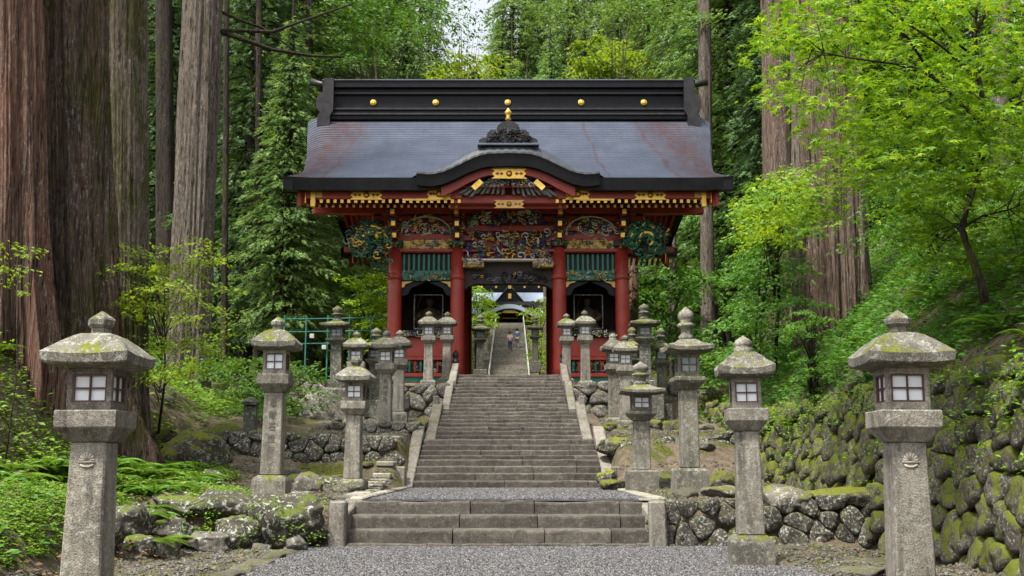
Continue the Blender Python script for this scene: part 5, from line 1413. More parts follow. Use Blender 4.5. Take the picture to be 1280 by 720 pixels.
# ---- conifers with crowns
cv = [conifer_crown('crown', 30, 3.6, 3.0, 300, 95, .52, M['conifer'], 1), conifer_crown('crown', 27, 4.2, 5.0, 260, 100, .55, M['conifer_pale'], 2, .45), conifer_crown('crown', 32, 3.2, 1.5, 330, 85, .45, M['conifer_dark'], 3, .7)]
tk = trunk_mesh('trunk', [(0, 0, 0), (0, 0, 31)], [.34, .05], M['bark_dark'], .06, 5, 14, 10)
def conifer(x, y, v, s, label, group, z=None):
    root = empty('cedar_tree', (x, y, (h(x, y) if z is None else z) - .3), rnd.uniform(0, 6.28), label, 'cedar tree', group)
    root.scale = (s, s, s)
    inst('trunk', tk, root); inst('crown', cv[v][0], root); inst('limbs', cv[v][1], root)
for i, (px, d, v, s) in enumerate(((305, 40, 2, .95), (350, 47, 0, 1.0), (395, 54, 1, 1.15), (325, 58, 0, 1.15), (225, 50, 2, 1.1), (430, 64, 0, 1.25), (370, 66, 2, 1.2), (190, 44, 2, 1.0), (280, 70, 0, 1.3), (330, 80, 2, 1.4), (140, 52, 2, 1.2), (455, 78, 0, 1.35), (400, 90, 0, 1.4), (230, 78, 2, 1.4), (90, 60, 2, 1.3), (30, 50, 2, 1.2), (352, 38, 1, .55))):
    conifer(Xp(px, 440, d), d, v, s, 'cedar with drooping dark boughs in the wood left of the gate', 'cedars in the wood left of the gate')
for i, (px, d, v, s) in enumerate(((925, 46, 0, 1.0), (955, 52, 0, 1.1), (900, 58, 1, 1.15), (870, 62, 0, 1.2), (985, 42, 2, .9), (1040, 46, 2, 1.0), (1100, 40, 2, .85), (1160, 44, 0, 1.0), (935, 68, 0, 1.3), (1000, 66, 2, 1.3), (850, 74, 0, 1.3), (1080, 60, 0, 1.2), (1220, 48, 2, 1.1), (1290, 40, 2, 1.0), (900, 84, 0, 1.4), (1150, 66, 0, 1.2))):
    conifer(Xp(px, 440, d), d, v, s, 'cedar with dense green boughs in the wood right of the gate', 'cedars in the wood right of the gate')
for i, (px, d, v, s) in enumerate(((470, 84, 0, 1.5), (520, 100, 1, 1.5), (640, 150, 1, 1.9), (680, 160, 1, 1.9), (715, 140, 1, 1.8), (755, 150, 1, 1.8), (790, 110, 0, 1.7), (830, 120, 1, 1.8), (735, 104, 1, 1.2), (660, 118, 1, 1.1), (500, 78, 1, 1.15), (640, 128, 1, 1.25), (690, 136, 1, 1.3), (745, 122, 1, 1.25), (780, 98, 0, 1.3), (820, 84, 0, 1.3), (480, 98, 0, 1.3), (628, 150, 1, 1.3), (665, 155, 1, 1.4), (720, 150, 1, 1.4), (800, 128, 1, 1.5), (450, 120, 0, 1.3))):
    conifer(Xp(px, 440, d), d, v, s, 'pale green conifer on the hill behind the gate roof', 'conifers on the hill behind the gate')

# ---- broadleaf trees built from layered sprays of leaves
def sprays(cen, rad, nleaf, tmpl, L, mat, name='crown', tilt=(0, 0, 0), flat=.16, twig=None, dirbias=None, lobes=1.0):
    """cen: list of spray centres; each spray a flat drooping pad of leaves"""
    C, D, N = [], [], []
    for c in cen:
        r = rad * nr.uniform(.6, 1.35); m = int(nleaf * (r / rad) ** 1.6)
        a = nr.uniform(0, 6.28); ca, sa = math.cos(a), math.sin(a)
        # clustered along a few twigs so that gaps stay open
        k = nr.randint(3, 6); ta = nr.uniform(-.9, .9, k); which = nr.randint(0, k, m)
        t = nr.uniform(0, 1, m) ** .7; off = nr.normal(0, .09, m) * r * lobes
        aa = ta[which]; lx = t * r * 1.3 * np.cos(aa) - off * np.sin(aa); ly = t * r * 1.3 * np.sin(aa) + off * np.cos(aa)
        x = ca * (lx - .6 * r) - sa * ly; y = sa * (lx - .6 * r) + ca * ly
        z = -.28 * t * t * r + nr.normal(0, flat * r * .35, m)
        C.append(np.stack([c[0] + x, c[1] + y, c[2] + z], 1))
        da = a + aa + nr.normal(0, .8, m)
        D.append(np.stack([np.cos(da), np.sin(da), -nr.uniform(.1, .7, m)], 1))
        N.append(np.stack([nr.normal(0, .35, m), nr.normal(0, .35, m) - .25, np.ones(m)], 1))
    C, D, N = map(np.concatenate, (C, D, N))
    Ls = L * nr.uniform(.7, 1.3, len(C))
    return leaves(name, C, D, N, Ls, Ls * (.5 if tmpl is T_LEAF else 1.0), tmpl, mat)
def broad_tree(px, py, d, samples, leafmat, L, nleaf, rad, label, cat='maple tree', tmpl=T_LEAF, stem_r=.06, name='maple_tree', group=None):
    """samples: list of (px,py,d) spray centres"""
    b = P(px, py, d); zb = h(b.x, d) - .1
    root = empty(name, (b.x, d, zb), 0, label, cat, group)
    cen = [P(*q) for q in samples]; O = Vector((b.x, d, zb))
    me = sprays([c - O for c in cen], rad, nleaf, tmpl, L, M[leafmat]); inst('crown', me, root)
    mb = MB(); top = sum((c for c in cen), Vector()) / len(cen)
    spine = [Vector((0, 0, 0)), (top - O) * .5 + Vector((.1, 0, 0)), top - O]
    mb.tube(spine, [stem_r, stem_r * .7, stem_r * .35], 7)
    for c in cen[::max(1, len(cen) // 26)]:
        q = c - O; s0 = (top - O) * min(.95, max(.15, q.z / max(.5, (top - O).z) * .7))
        mb.tube([s0, s0.lerp(q, .5) + Vector((0, 0, .12)), q], [stem_r * .4, stem_r * .22, .006], 4)
    mb.build('trunk', M['twig'], root)
    return root
def poly_samples(poly, n, d0, d1, wt=None):
    xs = [p[0] for p in poly]; ys = [p[1] for p in poly]; out = []
    while len(out) < n:
        x, y = rnd.uniform(min(xs), max(xs)), rnd.uniform(min(ys), max(ys)); c = False
        for i in range(len(poly)):
            (x1, y1), (x2, y2) = poly[i], poly[i - 1]
            if (y1 > y) != (y2 > y) and x < (x2 - x1) * (y - y1) / (y2 - y1) + x1: c = not c
        if c: out.append((x, y, rnd.uniform(d0, d1)))
    return out
# near maple at right
mapl = poly_samples([(945, 25), (1000, -25), (1300, -60), (1320, 250), (1180, 250), (1120, 215), (1080, 235), (1030, 190), (985, 130), (950, 75)], 430, 10.3, 15.5)
mapl += poly_samples([(1100, 200), (1300, 200), (1300, 335), (1150, 330)], 120, 13, 17)
mapl += poly_samples([(950, 225), (990, 200), (1075, 215), (1060, 275), (975, 300), (945, 290)], 36, 14, 17)
b = P(1226, 352, 12.0); root = empty('maple_tree', (b.x, 12.0, h(b.x, 12) - .1), 0, 'slender maple on the right slope with bright lime leaves spreading over the path', 'maple tree'); O = Vector(root.location)
inst('crown', sprays([P(*q) - O for q in mapl], .48, 36, T_STAR, .072, M['maple'], flat=.14), root)
mb = MB()
def br(pts, r0, r1, d0=12, d1=12, n=6):
    q = [P(x, y, lerp(d0, d1, i / (len(pts) - 1))) - O for i, (x, y) in enumerate(pts)]
    mb.tube(q, [lerp(r0, r1, i / (len(q) - 1)) for i in range(len(q))], n)
zb_px = [(1231, 378), (1226, 352), (1214, 320), (1202, 287), (1210, 256), (1222, 215), (1231, 185), (1231, 158), (1228, 125), (1224, 100), (1220, 60), (1218, 30), (1224, 0), (1230, -30)]
br(zb_px, .048, .018, n=10)
br([(1231, 158), (1200, 130), (1165, 95), (1148, 68), (1133, 45), (1110, 30), (1060, 25)], .028, .006, 12, 11)
br([(1165, 95), (1120, 80), (1060, 72), (1000, 60)], .018, .005, 11.7, 11); br([(1226, 125), (1190, 100), (1130, 80), (1080, 90)], .018, .005, 12, 13)
br([(1219, 40), (1232, 15), (1236, -30)], .03, .02); br([(1222, 100), (1180, 60), (1120, 20), (1080, -10)], .02, .006, 12, 11.5); br([(1231, 185), (1262, 140), (1285, 120)], .02, .008, 12, 12.5)
br([(1202, 285), (1228, 270), (1262, 262), (1290, 250)], .018, .006, 12, 12.4); br([(1216, 70), (1180, 40), (1150, -10)], .018, .006, 12, 11)
BP = [(x1 + (x2 - x1) * f, y1 + (y2 - y1) * f, dd) for ln, dd in (([(1231, 158), (1200, 130), (1165, 95), (1148, 68), (1133, 45), (1110, 30), (1060, 25)], 11.6), ([(1165, 95), (1120, 80), (1060, 72), (1000, 60)], 11.3), ([(1226, 125), (1190, 100), (1130, 80), (1080, 90)], 12.5),
      ([(1222, 100), (1180, 60), (1120, 20), (1080, -10)], 11.8), (zb_px[3:], 12.0), ([(1231, 185), (1262, 140), (1285, 120)], 12.2), ([(1202, 285), (1228, 270), (1290, 250)], 12.2)) for (x1, y1), (x2, y2) in zip(ln[:-1], ln[1:]) for f in (0, .25, .5, .75)]
for q in mapl[::4]:
    a = P(*q) - O; nb_ = sorted(BP, key=lambda b_: (b_[0] - q[0]) ** 2 + (b_[1] - q[1]) ** 2)[rnd.randint(0, 3)]; s0 = P(*nb_) - O
    if (nb_[0] - q[0]) ** 2 + (nb_[1] - q[1]) ** 2 > 75 ** 2: continue
    mb.tube([s0, s0.lerp(a, .5) + Vector((0, 0, .08)), a], [.009, .006, .003], 3)
mb.build('trunk', M['bark_dark'], root)
# understorey maples
broad_tree(930, 420, 24, poly_samples([(930, 265), (970, 225), (1000, 260), (1000, 330), (975, 450), (915, 470), (920, 340)], 150, 21, 28), 'mid', .115, 80, .85, 'green leafy tree filling the slope right of the gate behind the large mossy lantern', 'tree', T_LEAF, name='leafy_tree')
broad_tree(960, 300, 26, poly_samples([(940, 245), (970, 210), (1000, 215), (1000, 255), (975, 300), (938, 310)], 40, 19, 25), 'lime', .10, 80, .8, 'young tree with yellow green sprays left of the giant reddish cedar', 'tree', name='leafy_tree')
broad_tree(1150, 330, 19, poly_samples([(1080, 215), (1200, 210), (1290, 240), (1290, 330), (1200, 345), (1100, 300)], 90, 17, 23), 'mid', .09, 80, .7, 'green undergrowth tree behind the slender maple', 'tree', name='leafy_tree')
broad_tree(1010, 480, 18.5, poly_samples([(990, 385), (1030, 380), (1045, 470), (985, 475)], 30, 17.5, 19), 'mid', .055, 110, .34, 'small bushy conifer sapling on the slope above the mossy wall', 'sapling', name='sapling')
broad_tree(200, 470, 21, poly_samples([(150, 300), (240, 295), (280, 310), (285, 400), (250, 470), (160, 480), (150, 400)], 95, 17.5, 22), 'lime', .085, 60, .62, 'young maple with thin yellow green sprays in front of the pale cedar', 'maple tree', stem_r=.03)
broad_tree(20, 380, 14, poly_samples([(0, 290), (35, 300), (30, 360), (0, 370)], 7, 13.5, 15), 'lime', .07, 45, .4, 'few bright leaf sprays in front of the red giant trunk', 'sapling', name='sapling', stem_r=.012)
broad_tree(300, 520, 27, poly_samples([(255, 450), (330, 440), (400, 455), (400, 520), (260, 530)], 90, 23.5, 30), 'mid', .10, 90, .65, 'leafy green bush behind the tall inscribed lantern', 'bush', name='bush')
broad_tree(450, 420, 40, poly_samples([(430, 345), (492, 340), (492, 430), (440, 430)], 60, 36, 48), 'lime', .16, 90, 1.0, 'bright green young tree seen under the left eave of the gate', 'tree', name='leafy_tree')
broad_tree(460, 420, 60, poly_samples([(425, 330), (500, 330), (500, 430), (420, 430)], 60, 52, 64), 'lime', .22, 90, 1.5, 'bright green trees far behind the left of the gate', 'tree', name='leafy_tree')
broad_tree(820, 420, 44, poly_samples([(795, 340), (880, 330), (880, 430), (800, 430)], 80, 38, 50), 'mid', .17, 90, 1.1, 'leafy tree seen under the right eave of the gate', 'tree', name='leafy_tree')
broad_tree(855, 440, 33, poly_samples([(905, 400), (915, 380), (915, 480), (860, 490), (865, 440)], 36, 28, 34), 'mid', .12, 90, .75, 'green bush between the dark lanterns and the slope right of the gate', 'bush', name='bush')
broad_tree(590, 430, 74, poly_samples([(583, 350), (606, 350), (608, 400), (590, 420)], 26, 62, 78), 'lime', .22, 80, 1.1, 'bright green tree seen through the gate opening at its left', 'tree', name='leafy_tree')
broad_tree(672, 450, 78, poly_samples([(662, 385), (690, 365), (690, 460), (668, 450)], 24, 70, 84), 'lime', .22, 80, 1.0, 'green shrubs beside the far stairs, seen through the gate opening at its right', 'shrub', name='shrub')
broad_tree(765, 200, 70, poly_samples([(715, 60), (745, 45), (800, 55), (805, 110), (720, 108)], 44, 62, 74), 'lime', .34, 110, 1.7, 'bright yellow green treetop above the right half of the gate roof', 'tree', name='leafy_tree')
broad_tree(575, 200, 66, poly_samples([(545, 85), (580, 68), (620, 72), (615, 108), (540, 110)], 26, 60, 70), 'lime', .32, 100, 1.5, 'bright green treetop above the left of the gate roof', 'tree', name='leafy_tree')
broad_tree(580, 200, 58, poly_samples([(545, 0), (615, -10), (615, 75), (545, 85)], 15, 50, 62), 'mid', .20, 60, 1.3, 'thin leafy boughs against the pale sky gap above the gate', 'tree', name='leafy_tree')
broad_tree(500, 200, 52, poly_samples([(420, -10), (560, -10), (560, 30), (480, 55), (420, 95), (380, 90)], 46, 40, 56), 'mid', .22, 80, 1.5, 'dark leafy boughs hanging over the left end of the gate ridge', 'tree', name='leafy_tree')
broad_tree(720, 200, 60, poly_samples([(600, -20), (960, -20), (900, 30), (800, 20), (700, 30)], 40, 40, 60), 'conifer' , .22, 90, 1.5, 'high dark boughs above the gate along the top of the view', 'tree', name='leafy_tree')

# ---- ground cover (uncountable)
def cover(name, label, n, region, L, mat, hmax=.25, zoff=0, tmpl=T_LEAF, dens=None, kind='stuff', clump=0):
    (x0, x1, y0, y1) = region
    x = nr.uniform(x0, x1, n); y = nr.uniform(y0, y1, n)
    if dens is not None:
        keep = nr.uniform(0, 1, n) < dens(x, y); x, y = x[keep], y[keep]
    m = len(x); patch = .5 + .5 * np.sin(x * 2.1 + 1.3 * np.sin(y * 1.7)) * np.sin(y * 2.3 + 1.1 * np.sin(x * 1.3))
    z = H(x, y) + zoff + nr.uniform(0, 1, m) ** 1.3 * hmax * (.35 + .9 * patch)
    C = np.stack([x, y, z], 1); a = nr.uniform(0, 6.28, m)
    D = np.stack([np.cos(a), np.sin(a), nr.uniform(-.3, .4, m)], 1); N = np.stack([nr.normal(0, .35, m), nr.normal(0, .35, m) - .3, np.ones(m)], 1)
    Ls = L * nr.uniform(.6, 1.4, m)
    return tag(inst(name, leaves(name, C, D, N, Ls, Ls * .55, tmpl, M[mat])), label, kind=kind)
def blob(x, y, f=1.0, s=0): return (np.sin(x * 1.7 * f + s) * np.sin(y * 1.3 * f + 2 * s) + .6 * np.sin(x * 3.9 * f + y * 2.7 * f + s))
dl = lambda x, y: ((x < -4.35 - .10 * np.clip(y - 9, 0, 9)) | ((y > 14.75) & (x < -3.9 - (y > 17) * 1.0))) * (1.0 - .65 * sstep(-6.2, -7.2, x)) * (.35 + .65 * (blob(x, y, 1, 1) > -.7))
cover('herb_cover', 'bright green low herbs covering the bank at left', 120000, (-8.0, -3.6, 8, 20), .055, 'herb', .15, 0, T_LEAF, dl)
cover('herb_cover', 'larger darker leaves scattered through the herbs at left', 9000, (-8.0, -4.0, 8, 20), .10, 'mid', .26, 0, T_LEAF, lambda x, y: dl(x, y) * (blob(x, y, 1.3, 5) > .2))
cover('dead_leaves', 'brown leaves between the herbs at left', 3500, (-7.5, -3.9, 8, 20), .06, 'litter', .16, .0, T_LEAF)
cover('bank_plants', 'green leafy plants on the steep bank under the giant trunks', 38000, (-12, -6.3, 9, 26), .10, 'herb', .40, 0, T_LEAF, lambda x, y: .35 + .65 * (blob(x, y, .8, 2) > 0))
cover('slope_plants', 'low green plants on the slope above the mossy wall', 110000, (4.9, 12, 7, 32), .085, 'mid', .24, 0, T_LEAF, lambda x, y: np.clip((y - 6) / 9, .25, 1) * np.clip(1.25 - .10 * (x - 4.9), .5, 1) * (.3 + .7 * (blob(x, y, .8, 0) > -.6)))
cover('slope_undergrowth', 'darker undergrowth on the right slope', 30000, (5.0, 20, 10, 46), .13, 'mid', .55, 0, T_LEAF, lambda x, y: .2 + .8 * (blob(x, y, .6, 4) > -.1))
cover('forest_undergrowth', 'undergrowth in the wood left of the gate', 30000, (-26, -5.0, 24, 60), .16, 'mid', .8, 0, T_LEAF, lambda x, y: .25 + .75 * (blob(x, y, .5, 3) > -.2))
cover('forest_undergrowth', 'undergrowth in the wood right of and behind the gate', 26000, (4.8, 26, 32, 66), .18, 'mid', .8, 0, T_LEAF, lambda x, y: .25 + .75 * (blob(x, y, .5, 5) > -.2))
cover('hillside_undergrowth', 'leafy undergrowth on the hillside beside the far stairs', 26000, (-14, 14, 46, 118), .30, 'lime', .8, 0, T_LEAF, lambda x, y: (np.abs(x + .25) > 2.0) * .9)
cover('dead_leaves', 'brown dead leaves lying on the right slope', 9000, (4.9, 11, 7, 24), .06, 'litter', .03, .01, T_LEAF)
cover('dead_leaves', 'brown dead leaves and litter on the bare earth beside the path', 5000, (-5.2, 4.8, 9, 22), .035, 'litter', .015, .012, T_LEAF, lambda x, y: ((x < -2.7) | (x > 3.1) | ((y > 14.8) & (np.abs(x) > 2.3))) * 1.0)
cover('moss_tufts', 'yellow green moss tufts on the terraces beside the stairs', 26000, (-5.2, 4.7, 14.9, 28.6), .028, 'herb', .05, .0, T_LEAF, lambda x, y: (np.abs(x) > 2.35) * (blob(x, y, 1.6, 7) > .55) * 1.0)
cover('moss_tufts', 'yellow green moss patches on the earth by the gravel path', 9000, (-4.3, 4.7, 8.5, 14.4), .022, 'herb', .03, .0, T_LEAF, lambda x, y: ((x < -2.75) | (x > 3.1)) * (blob(x, y, 1.9, 3) > .6) * 1.0)
# small plants sprouting on and over the walls
def wall_tufts(n, fn, L, mat, label, name):
    C = np.array([fn() for _ in range(n)]); 
    C = np.repeat(C, 14, 0) + nr.normal(0, .055, (n * 14, 3)); m = len(C)
    return tag(inst(name, leaves(name, C, np.stack([nr.normal(0, 1, m), nr.normal(0, 1, m), nr.uniform(-.6, .6, m)], 1), rn(m, .4) + np.array([0, -.2, 1]), L * nr.uniform(.6, 1.3, m), L * .5, T_LEAF, M[mat])), label, kind='stuff')
wall_tufts(420, lambda: (4.66 + rnd.uniform(0, .25) + .2 * (zz := rnd.random() ** .35), rnd.uniform(7, 26), 2.12 * zz + .05), .06, 'herb', 'small green plants growing out of and over the mossy wall', 'wall_plants')
wall_tufts(110, lambda: (rnd.uniform(-5.4, -2.5), rnd.uniform(13.6, 14.9), rnd.uniform(.1, .6)), .05, 'herb', 'little plants between the boulders at left', 'rock_plants')

# ferns: arching fronds, each fern a plant of its own
def fern_mesh(seed, n=9, L=.6):
    r = np.random.RandomState(seed); C, D, N, S = [], [], [], []
    for k in range(n):
        a = 6.28 * k / n + r.uniform(-.3, .3); ln = L * r.uniform(.7, 1.15); m = 26
        t = np.linspace(.1, 1, m); x = ln * t; z = ln * (.85 * t - .75 * t * t)
        for sd in (-1, 1):
            C.append(np.stack([math.cos(a) * x, math.sin(a) * x, z], 1)); D.append(np.stack([-math.sin(a) * sd + .35 * math.cos(a) + 0 * t, math.cos(a) * sd + .35 * math.sin(a) + 0 * t, -.15 + 0 * t], 1))
            N.append(np.tile([[0, 0, 1.0]], (m, 1))); S.append(ln * .26 * np.sin(np.pi * (t * .85 + .12)))
    C, D, N, S = map(np.concatenate, (C, D, N, S)); return leaves('fronds', C, D, N, S, np.full(len(S), .03), T_LEAF, M['fern'])
fm_ = [fern_mesh(i) for i in range(4)]
fi = 0
for (n, rx, ry, lab, grp, s0, s1) in ((30, (-6.6, -4.3), (13.2, 19), 'fern with arching fronds on the herb bank at left', 'ferns on the left bank', .7, 1.15), (26, (5.05, 8), (8, 20), 'fern on the slope above the mossy wall', 'ferns on the right slope', .5, .9), (9, (-8, -6.2), (11, 17), 'fern on the steep bank under the giant trunks', 'ferns under the giant trunks', .7, 1.1)):
    for i in range(n):
        x, y = rnd.uniform(*rx), rnd.uniform(*ry); o = inst('fern', fm_[fi % 4], None, (x, y, h(x, y) + .02), (0, 0, rnd.uniform(0, 6)), rnd.uniform(s0, s1)); fi += 1
        tag(o, lab, 'fern', grp)

# ================================================================== beyond the gate: far stairs, railings, shrine hall, people
DX = -.22
fs_ = empty('stone_staircase', (DX, 72, 3.9), 0, 'long grey stone stairs climbing to the hall, seen through the gate', 'staircase')
def far_z(y): return float(np.interp(y, [69, 100], [3.7, 13.85]))
for i in range(86):
    y = 70 + i * .35; z = far_z(y) + .08; mb = MB(); hw = lerp(1.48, 1.25, i / 86)
    mb.box((0, y - 72, z - 3.9 + .02), (2 * hw, .37, .26)); mb.build('step', M['granite_mossy' if i % 9 == 4 else 'granite'], fs_)
for s, lb_ in ((-1, 'white handrail up the left of the far stairs'), (1, 'white handrail up the right of the far stairs')):
    rr = empty('handrail', (DX + s * 1.52, 71, far_z(71)), 0, lb_, 'handrail'); z0 = far_z(71)
    mb = MB(); q = [(s * -.24 * (k / 10), 2.9 * k, far_z(71 + 2.9 * k) - z0 + 1.05) for k in range(11)]; mb.tube(q, .04, 6); mb.build('rail', M['white_rail'], rr)
    mb = MB(); mb.tube([(a, b, c - .45) for a, b, c in q], .03, 6); mb.build('rail', M['white_rail'], rr)
    for (a, b, c) in q: mb = MB(); mb.box((a, b, c - .5), (.07, .07, 1.05)); mb.build('post', M['white_rail'], rr)
# lanterns and trunk beside the far stairs
for (px, py, d, s, lab) in ((600, 462, 52, 1.15, 'big pale lantern beyond the gate at the left of the opening'), (669, 452, 66, 1.2, 'pale lantern beyond the gate beside the right handrail'), (607, 440, 76, 1.1, 'far lantern beside the left handrail of the far stairs')):
    o = copy_tree(protos['E']); x = Xp(px, py, d); o.location = (x, d, max(h(x, d), Zp(py, d) - .3)); o.scale = (s, s, s); tag(o, lab, 'stone lantern', LG)
big_trunk(684, 440, 88, 9, 681, 'bark_pale', 'pale trunk beside the far stairs, at the right of the gate opening', flare=.1, seed=61, hgt=22, segs=16)

# shrine hall
HY = 106.0; HZ = 13.9
hall = empty('shrine_hall', (DX, HY, HZ), 0, 'dark shrine hall with pale blue roof and gold trimmed porch atop the far stairs', 'shrine hall')
def hz(py, d=HY): return Zp(py, d) - HZ
def hpart(mb, n, m): return mb.build(n, [M[k] for k in (m if isinstance(m, (list, tuple)) else [m])], hall)
mb = MB()
zr, ze = hz(364, HY + 6), hz(393, HY)
vs = []; n = 14
for k in range(n + 1):
    t = k / n; y = lerp(-.3, 6, t); z = lerp(ze, zr, .65 * t + .35 * t * t); w = lerp(7.6, 6.6, t); vs += [(-w, y, z), (w, y, z)]
for k in range(1, n + 1):
    t = 1 - k / n; y = lerp(12.3, 6, t); z = lerp(ze, zr, .65 * t + .35 * t * t); w = lerp(7.6, 6.6, t); vs += [(-w, y, z), (w, y, z)]
mb.add(vs, [(2 * k, 2 * k + 1, 2 * k + 3, 2 * k + 2) for k in range(2 * n)]); hpart(mb, 'roof', 'roofblue')
mb = MB(); mb.box((0, -.2, ze - .16), (15.3, .4, .30)); mb.box((0, 12.2, ze - .16), (15.3, .4, .30)); hpart(mb, 'eave', 'black')
mb = MB(); mb.box((0, 6, zr + .35), (13.4, .7, .9), bev=.05); hpart(mb, 'ridge', 'black')
for k in range(-3, 4): mb = MB(); mb.box((k * 1.5 + .05, 5.6, zr + .38), (.2, .06, .2), bev=.05); hpart(mb, 'crest_medallion', 'gold')
# triangular gable over the porch
mb = MB(); g0, g1 = hz(388, HY - 1), hz(357, HY - 1); mb.prism([(-2.9, g0), (-1.6, g0 + .55), (-.6, g1 - .75), (0, g1), (.6, g1 - .75), (1.6, g0 + .55), (2.9, g0), (2.2, g0 - .1), (0, g0 + .25), (-2.2, g0 - .1)], -1.2, 1.5); hpart(mb, 'gable', 'black')
mb = MB()
for s in (-1, 1): mb.tube([(s * 2.9, -1.25, g0), (s * 1.6, -1.25, g0 + .55), (s * .6, -1.25, g1 - .75), (0, -1.25, g1)], .07, 5)
hpart(mb, 'gable_edge', 'bronze')
mb = MB(); mb.box((0, -1.28, g1 - 1.1), (.32, .1, .5), bev=.1); mb.box((0, -1.28, g1 - .1), (.3, .1, .5), bev=.08)
for s in (-1, 1): mb.box((s * 1.0, -1.28, g0 + .5), (.35, .1, .3), bev=.08)
hpart(mb, 'gilt_fitting', 'gold')
# curved porch roof
mb = MB(); vs = []; N = 28
pk = lambda u: interp(abs(u), [0, .5, 1.0, 1.5, 2.1, 2.8, 3.1], [1, .96, .80, .50, .18, .02, .0]) * (hz(380, HY - 4) - hz(391, HY - 4)) + hz(391, HY - 4)
for i in range(N + 1):
    u = lerp(-3.1, 3.1, i / N); z = pk(u); vs += [(u, -4, z), (u, -4, z - .42), (u, 0, z - .42), (u, 0, z + .1)]
mb.add(vs, [(4 * k + a, 4 * k + (a + 1) % 4, 4 * k + 4 + (a + 1) % 4, 4 * k + 4 + a) for k in range(N) for a in range(4)] + [(0, 1, 2, 3), (4 * N + 3, 4 * N + 2, 4 * N + 1, 4 * N)], 0)
hpart(mb, 'porch_roof', 'roofblue')
mb = MB(); mb.tube([(lerp(-2.8, 2.8, i / 20), -4.02, pk(lerp(-2.8, 2.8, i / 20)) - .5) for i in range(21)], .09, 5); hpart(mb, 'porch_trim', 'black')
mb = MB(); mb.tube([(lerp(-2.3, 2.3, i / 20), -3.9, pk(lerp(-2.3, 2.3, i / 20)) - .72) for i in range(21)], .07, 5); mb.box((0, -3.95, pk(0) - .72), (1.2, .1, .3), bev=.05); hpart(mb, 'gilt_trim', 'gold_dark')
for x in (-2.2, -.9, .9, 2.2):
    mb = MB(); mb.lathe([(.13, -.2), (.12, 2.6)], 8, (x, -3.6, 0)); hpart(mb, 'column', 'black')
mb = MB(); mb.box((0, -3.6, 2.35), (5.0, .3, .28)); hpart(mb, 'porch_beam', 'interior')
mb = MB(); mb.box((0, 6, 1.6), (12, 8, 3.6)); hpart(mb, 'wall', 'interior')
mb = MB(); mb.box((0, 4, .1), (9, 14, .5)); hpart(mb, 'stone_base', 'granite_old')
mb = MB(); mb.box((0, -2.5, 1.05), (4.8, .1, .12)); mb.box((0, -2.5, .55), (4.8, .1, .1)); hpart(mb, 'balustrade', 'gold_dark')
for k in range(-2, 3): mb = MB(); mb.box((k * .95, 1.95, 1.2), (.8, .08, 1.6)); hpart(mb, 'lattice_door', 'bronze')

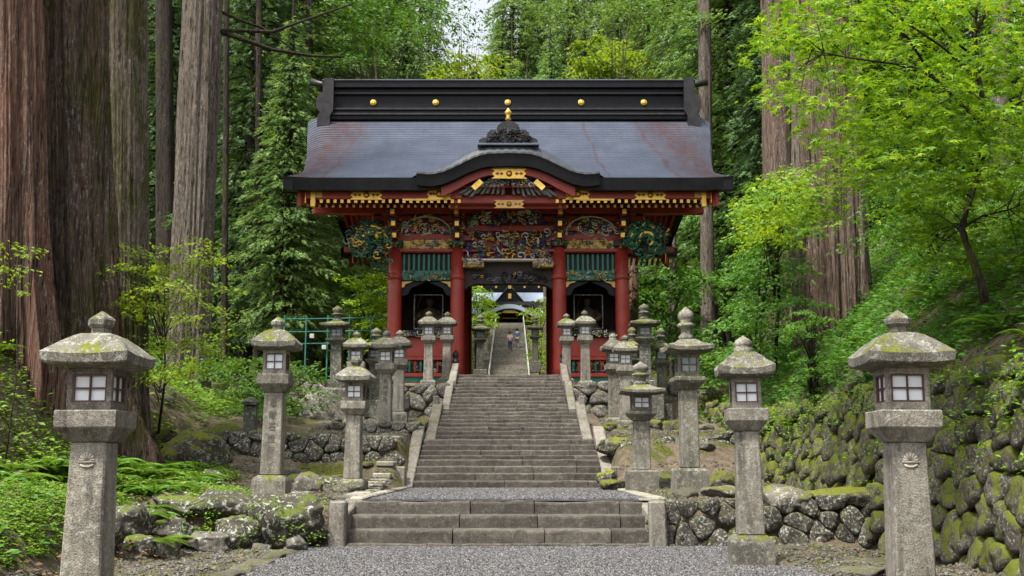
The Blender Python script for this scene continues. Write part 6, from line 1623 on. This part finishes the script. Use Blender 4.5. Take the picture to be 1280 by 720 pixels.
# two visitors on the far stairs, seen from behind
def skin_mesh(name, verts, edges, radii, mat, sub=2):
    me = bpy.data.meshes.new(name); me.from_pydata(verts, edges, []); o = bpy.data.objects.new('tmp', me); COL.objects.link(o)
    sm = o.modifiers.new('s', 'SKIN'); ss = o.modifiers.new('u', 'SUBSURF'); ss.levels = sub
    for v, r in zip(me.skin_vertices[0].data, radii): v.radius = (r, r) if not isinstance(r, tuple) else r
    me.skin_vertices[0].data[0].use_root = True
    dg = bpy.context.evaluated_depsgraph_get(); e = o.evaluated_get(dg); m2 = bpy.data.meshes.new_from_object(e)
    m2.name = name; m2.materials.clear(); m2.materials.append(M[mat])
    for p in m2.polygons: p.use_smooth = True
    bpy.data.objects.remove(o); return m2
def person(x, y, top, legs, label, s, arm):
    z = far_z(y) + .22
    rt = empty('person', (x, y, z), 0, label, 'person', None); rt.scale = (s, s, s)
    V_ = [(0, 0, .92), (0, 0, 1.12), (0, .02, 1.36), (0, .02, 1.46), (0, .03, 1.60), (0, .02, 1.70),            # pelvis .. head
          (.09, 0, .86), (.10, .04, .48), (.10, -.02, .07), (.10, .10, .03),
          (-.09, 0, .86), (-.10, .16, .55), (-.10, .12, .20), (-.10, .24, .17),
          (.17, .02, 1.38), (.23, .0, 1.12), (.22, .10 + arm, .90), (.21, .14 + arm, .82),
          (-.17, .02, 1.38), (-.23, -.03, 1.12), (-.22, .03, .88), (-.21, .05, .80)]
    E_ = [(0, 1), (1, 2), (2, 3), (3, 4), (4, 5), (0, 6), (6, 7), (7, 8), (8, 9), (0, 10), (10, 11), (11, 12), (12, 13), (2, 14), (14, 15), (15, 16), (16, 17), (2, 18), (18, 19), (19, 20), (20, 21)]
    R_ = [(.14, .10), (.12, .09), (.14, .09), .05, .085, .07, .085, .06, .042, .035, .085, .06, .042, .035, .05, .038, .03, .028, .05, .038, .03, .028]
    inst('body', skin_mesh('body', V_, E_, R_, 'skin'), rt)
    inst('top', skin_mesh('top', [V_[0], V_[1], V_[2], V_[14], V_[15], V_[18], V_[19]], [(0, 1), (1, 2), (2, 3), (3, 4), (2, 5), (5, 6)], [(.16, .12), (.14, .11), (.165, .115), .068, .055, .068, .055], top), rt)
    inst('trousers', skin_mesh('trousers', [V_[0], V_[6], V_[7], V_[8], V_[10], V_[11], V_[12]], [(0, 1), (1, 2), (2, 3), (0, 4), (4, 5), (5, 6)], [(.155, .115), .10, .075, .058, .10, .075, .058], legs), rt)
    mb = MB(); mb.lathe([(.05, 1.52), (.10, 1.56), (.108, 1.64), (.095, 1.72), (.04, 1.765)], 12, (0, .01, 0)); mb.build('hair', M['hair'], rt)
person(Xp(637.5, 445, 88), 88, 'pink', 'navy', 'visitor in a pale pink top and dark blue trousers climbing the far stairs', .95, .12)
person(Xp(646.5, 440, 88.9), 88.9, 'bluejacket', 'greyskirt', 'visitor in a blue jacket climbing the far stairs beside the one in pink', 1.0, .05)

# green pipe fence in the wood left of the gate
fn = empty('pipe_fence', (Xp(380, 420, 34), 34, h(Xp(380, 420, 34), 34)), 0, 'turquoise pipe fence in the wood behind the dark lantern at left', 'fence')
o0 = Vector(fn.location)
for py in (398, 414, 429):
    mb = MB(); mb.tube([P(352, py + 1, 35) - o0, P(420, py, 34) - o0, P(492, py - 1, 33.5) - o0], .018, 6); mb.build('rail', M['green_rail'], fn)
for px in (356, 383, 410, 437, 464, 490):
    a = P(px, 396, 34.3); mb = MB(); mb.box((a.x - o0.x, a.y - o0.y, (a.z - o0.z) / 2 - .2), (.04, .04, a.z - o0.z + .5)); mb.build('post', M['green_rail'], fn)
for px, py in ((405, 434), (390, 420)):
    a = P(px, py, 34.2) - o0; mb = MB(); mb.box(a, (.14, .04, .14), bev=.01); mb.build('reflector', M['white_rail'], fn)
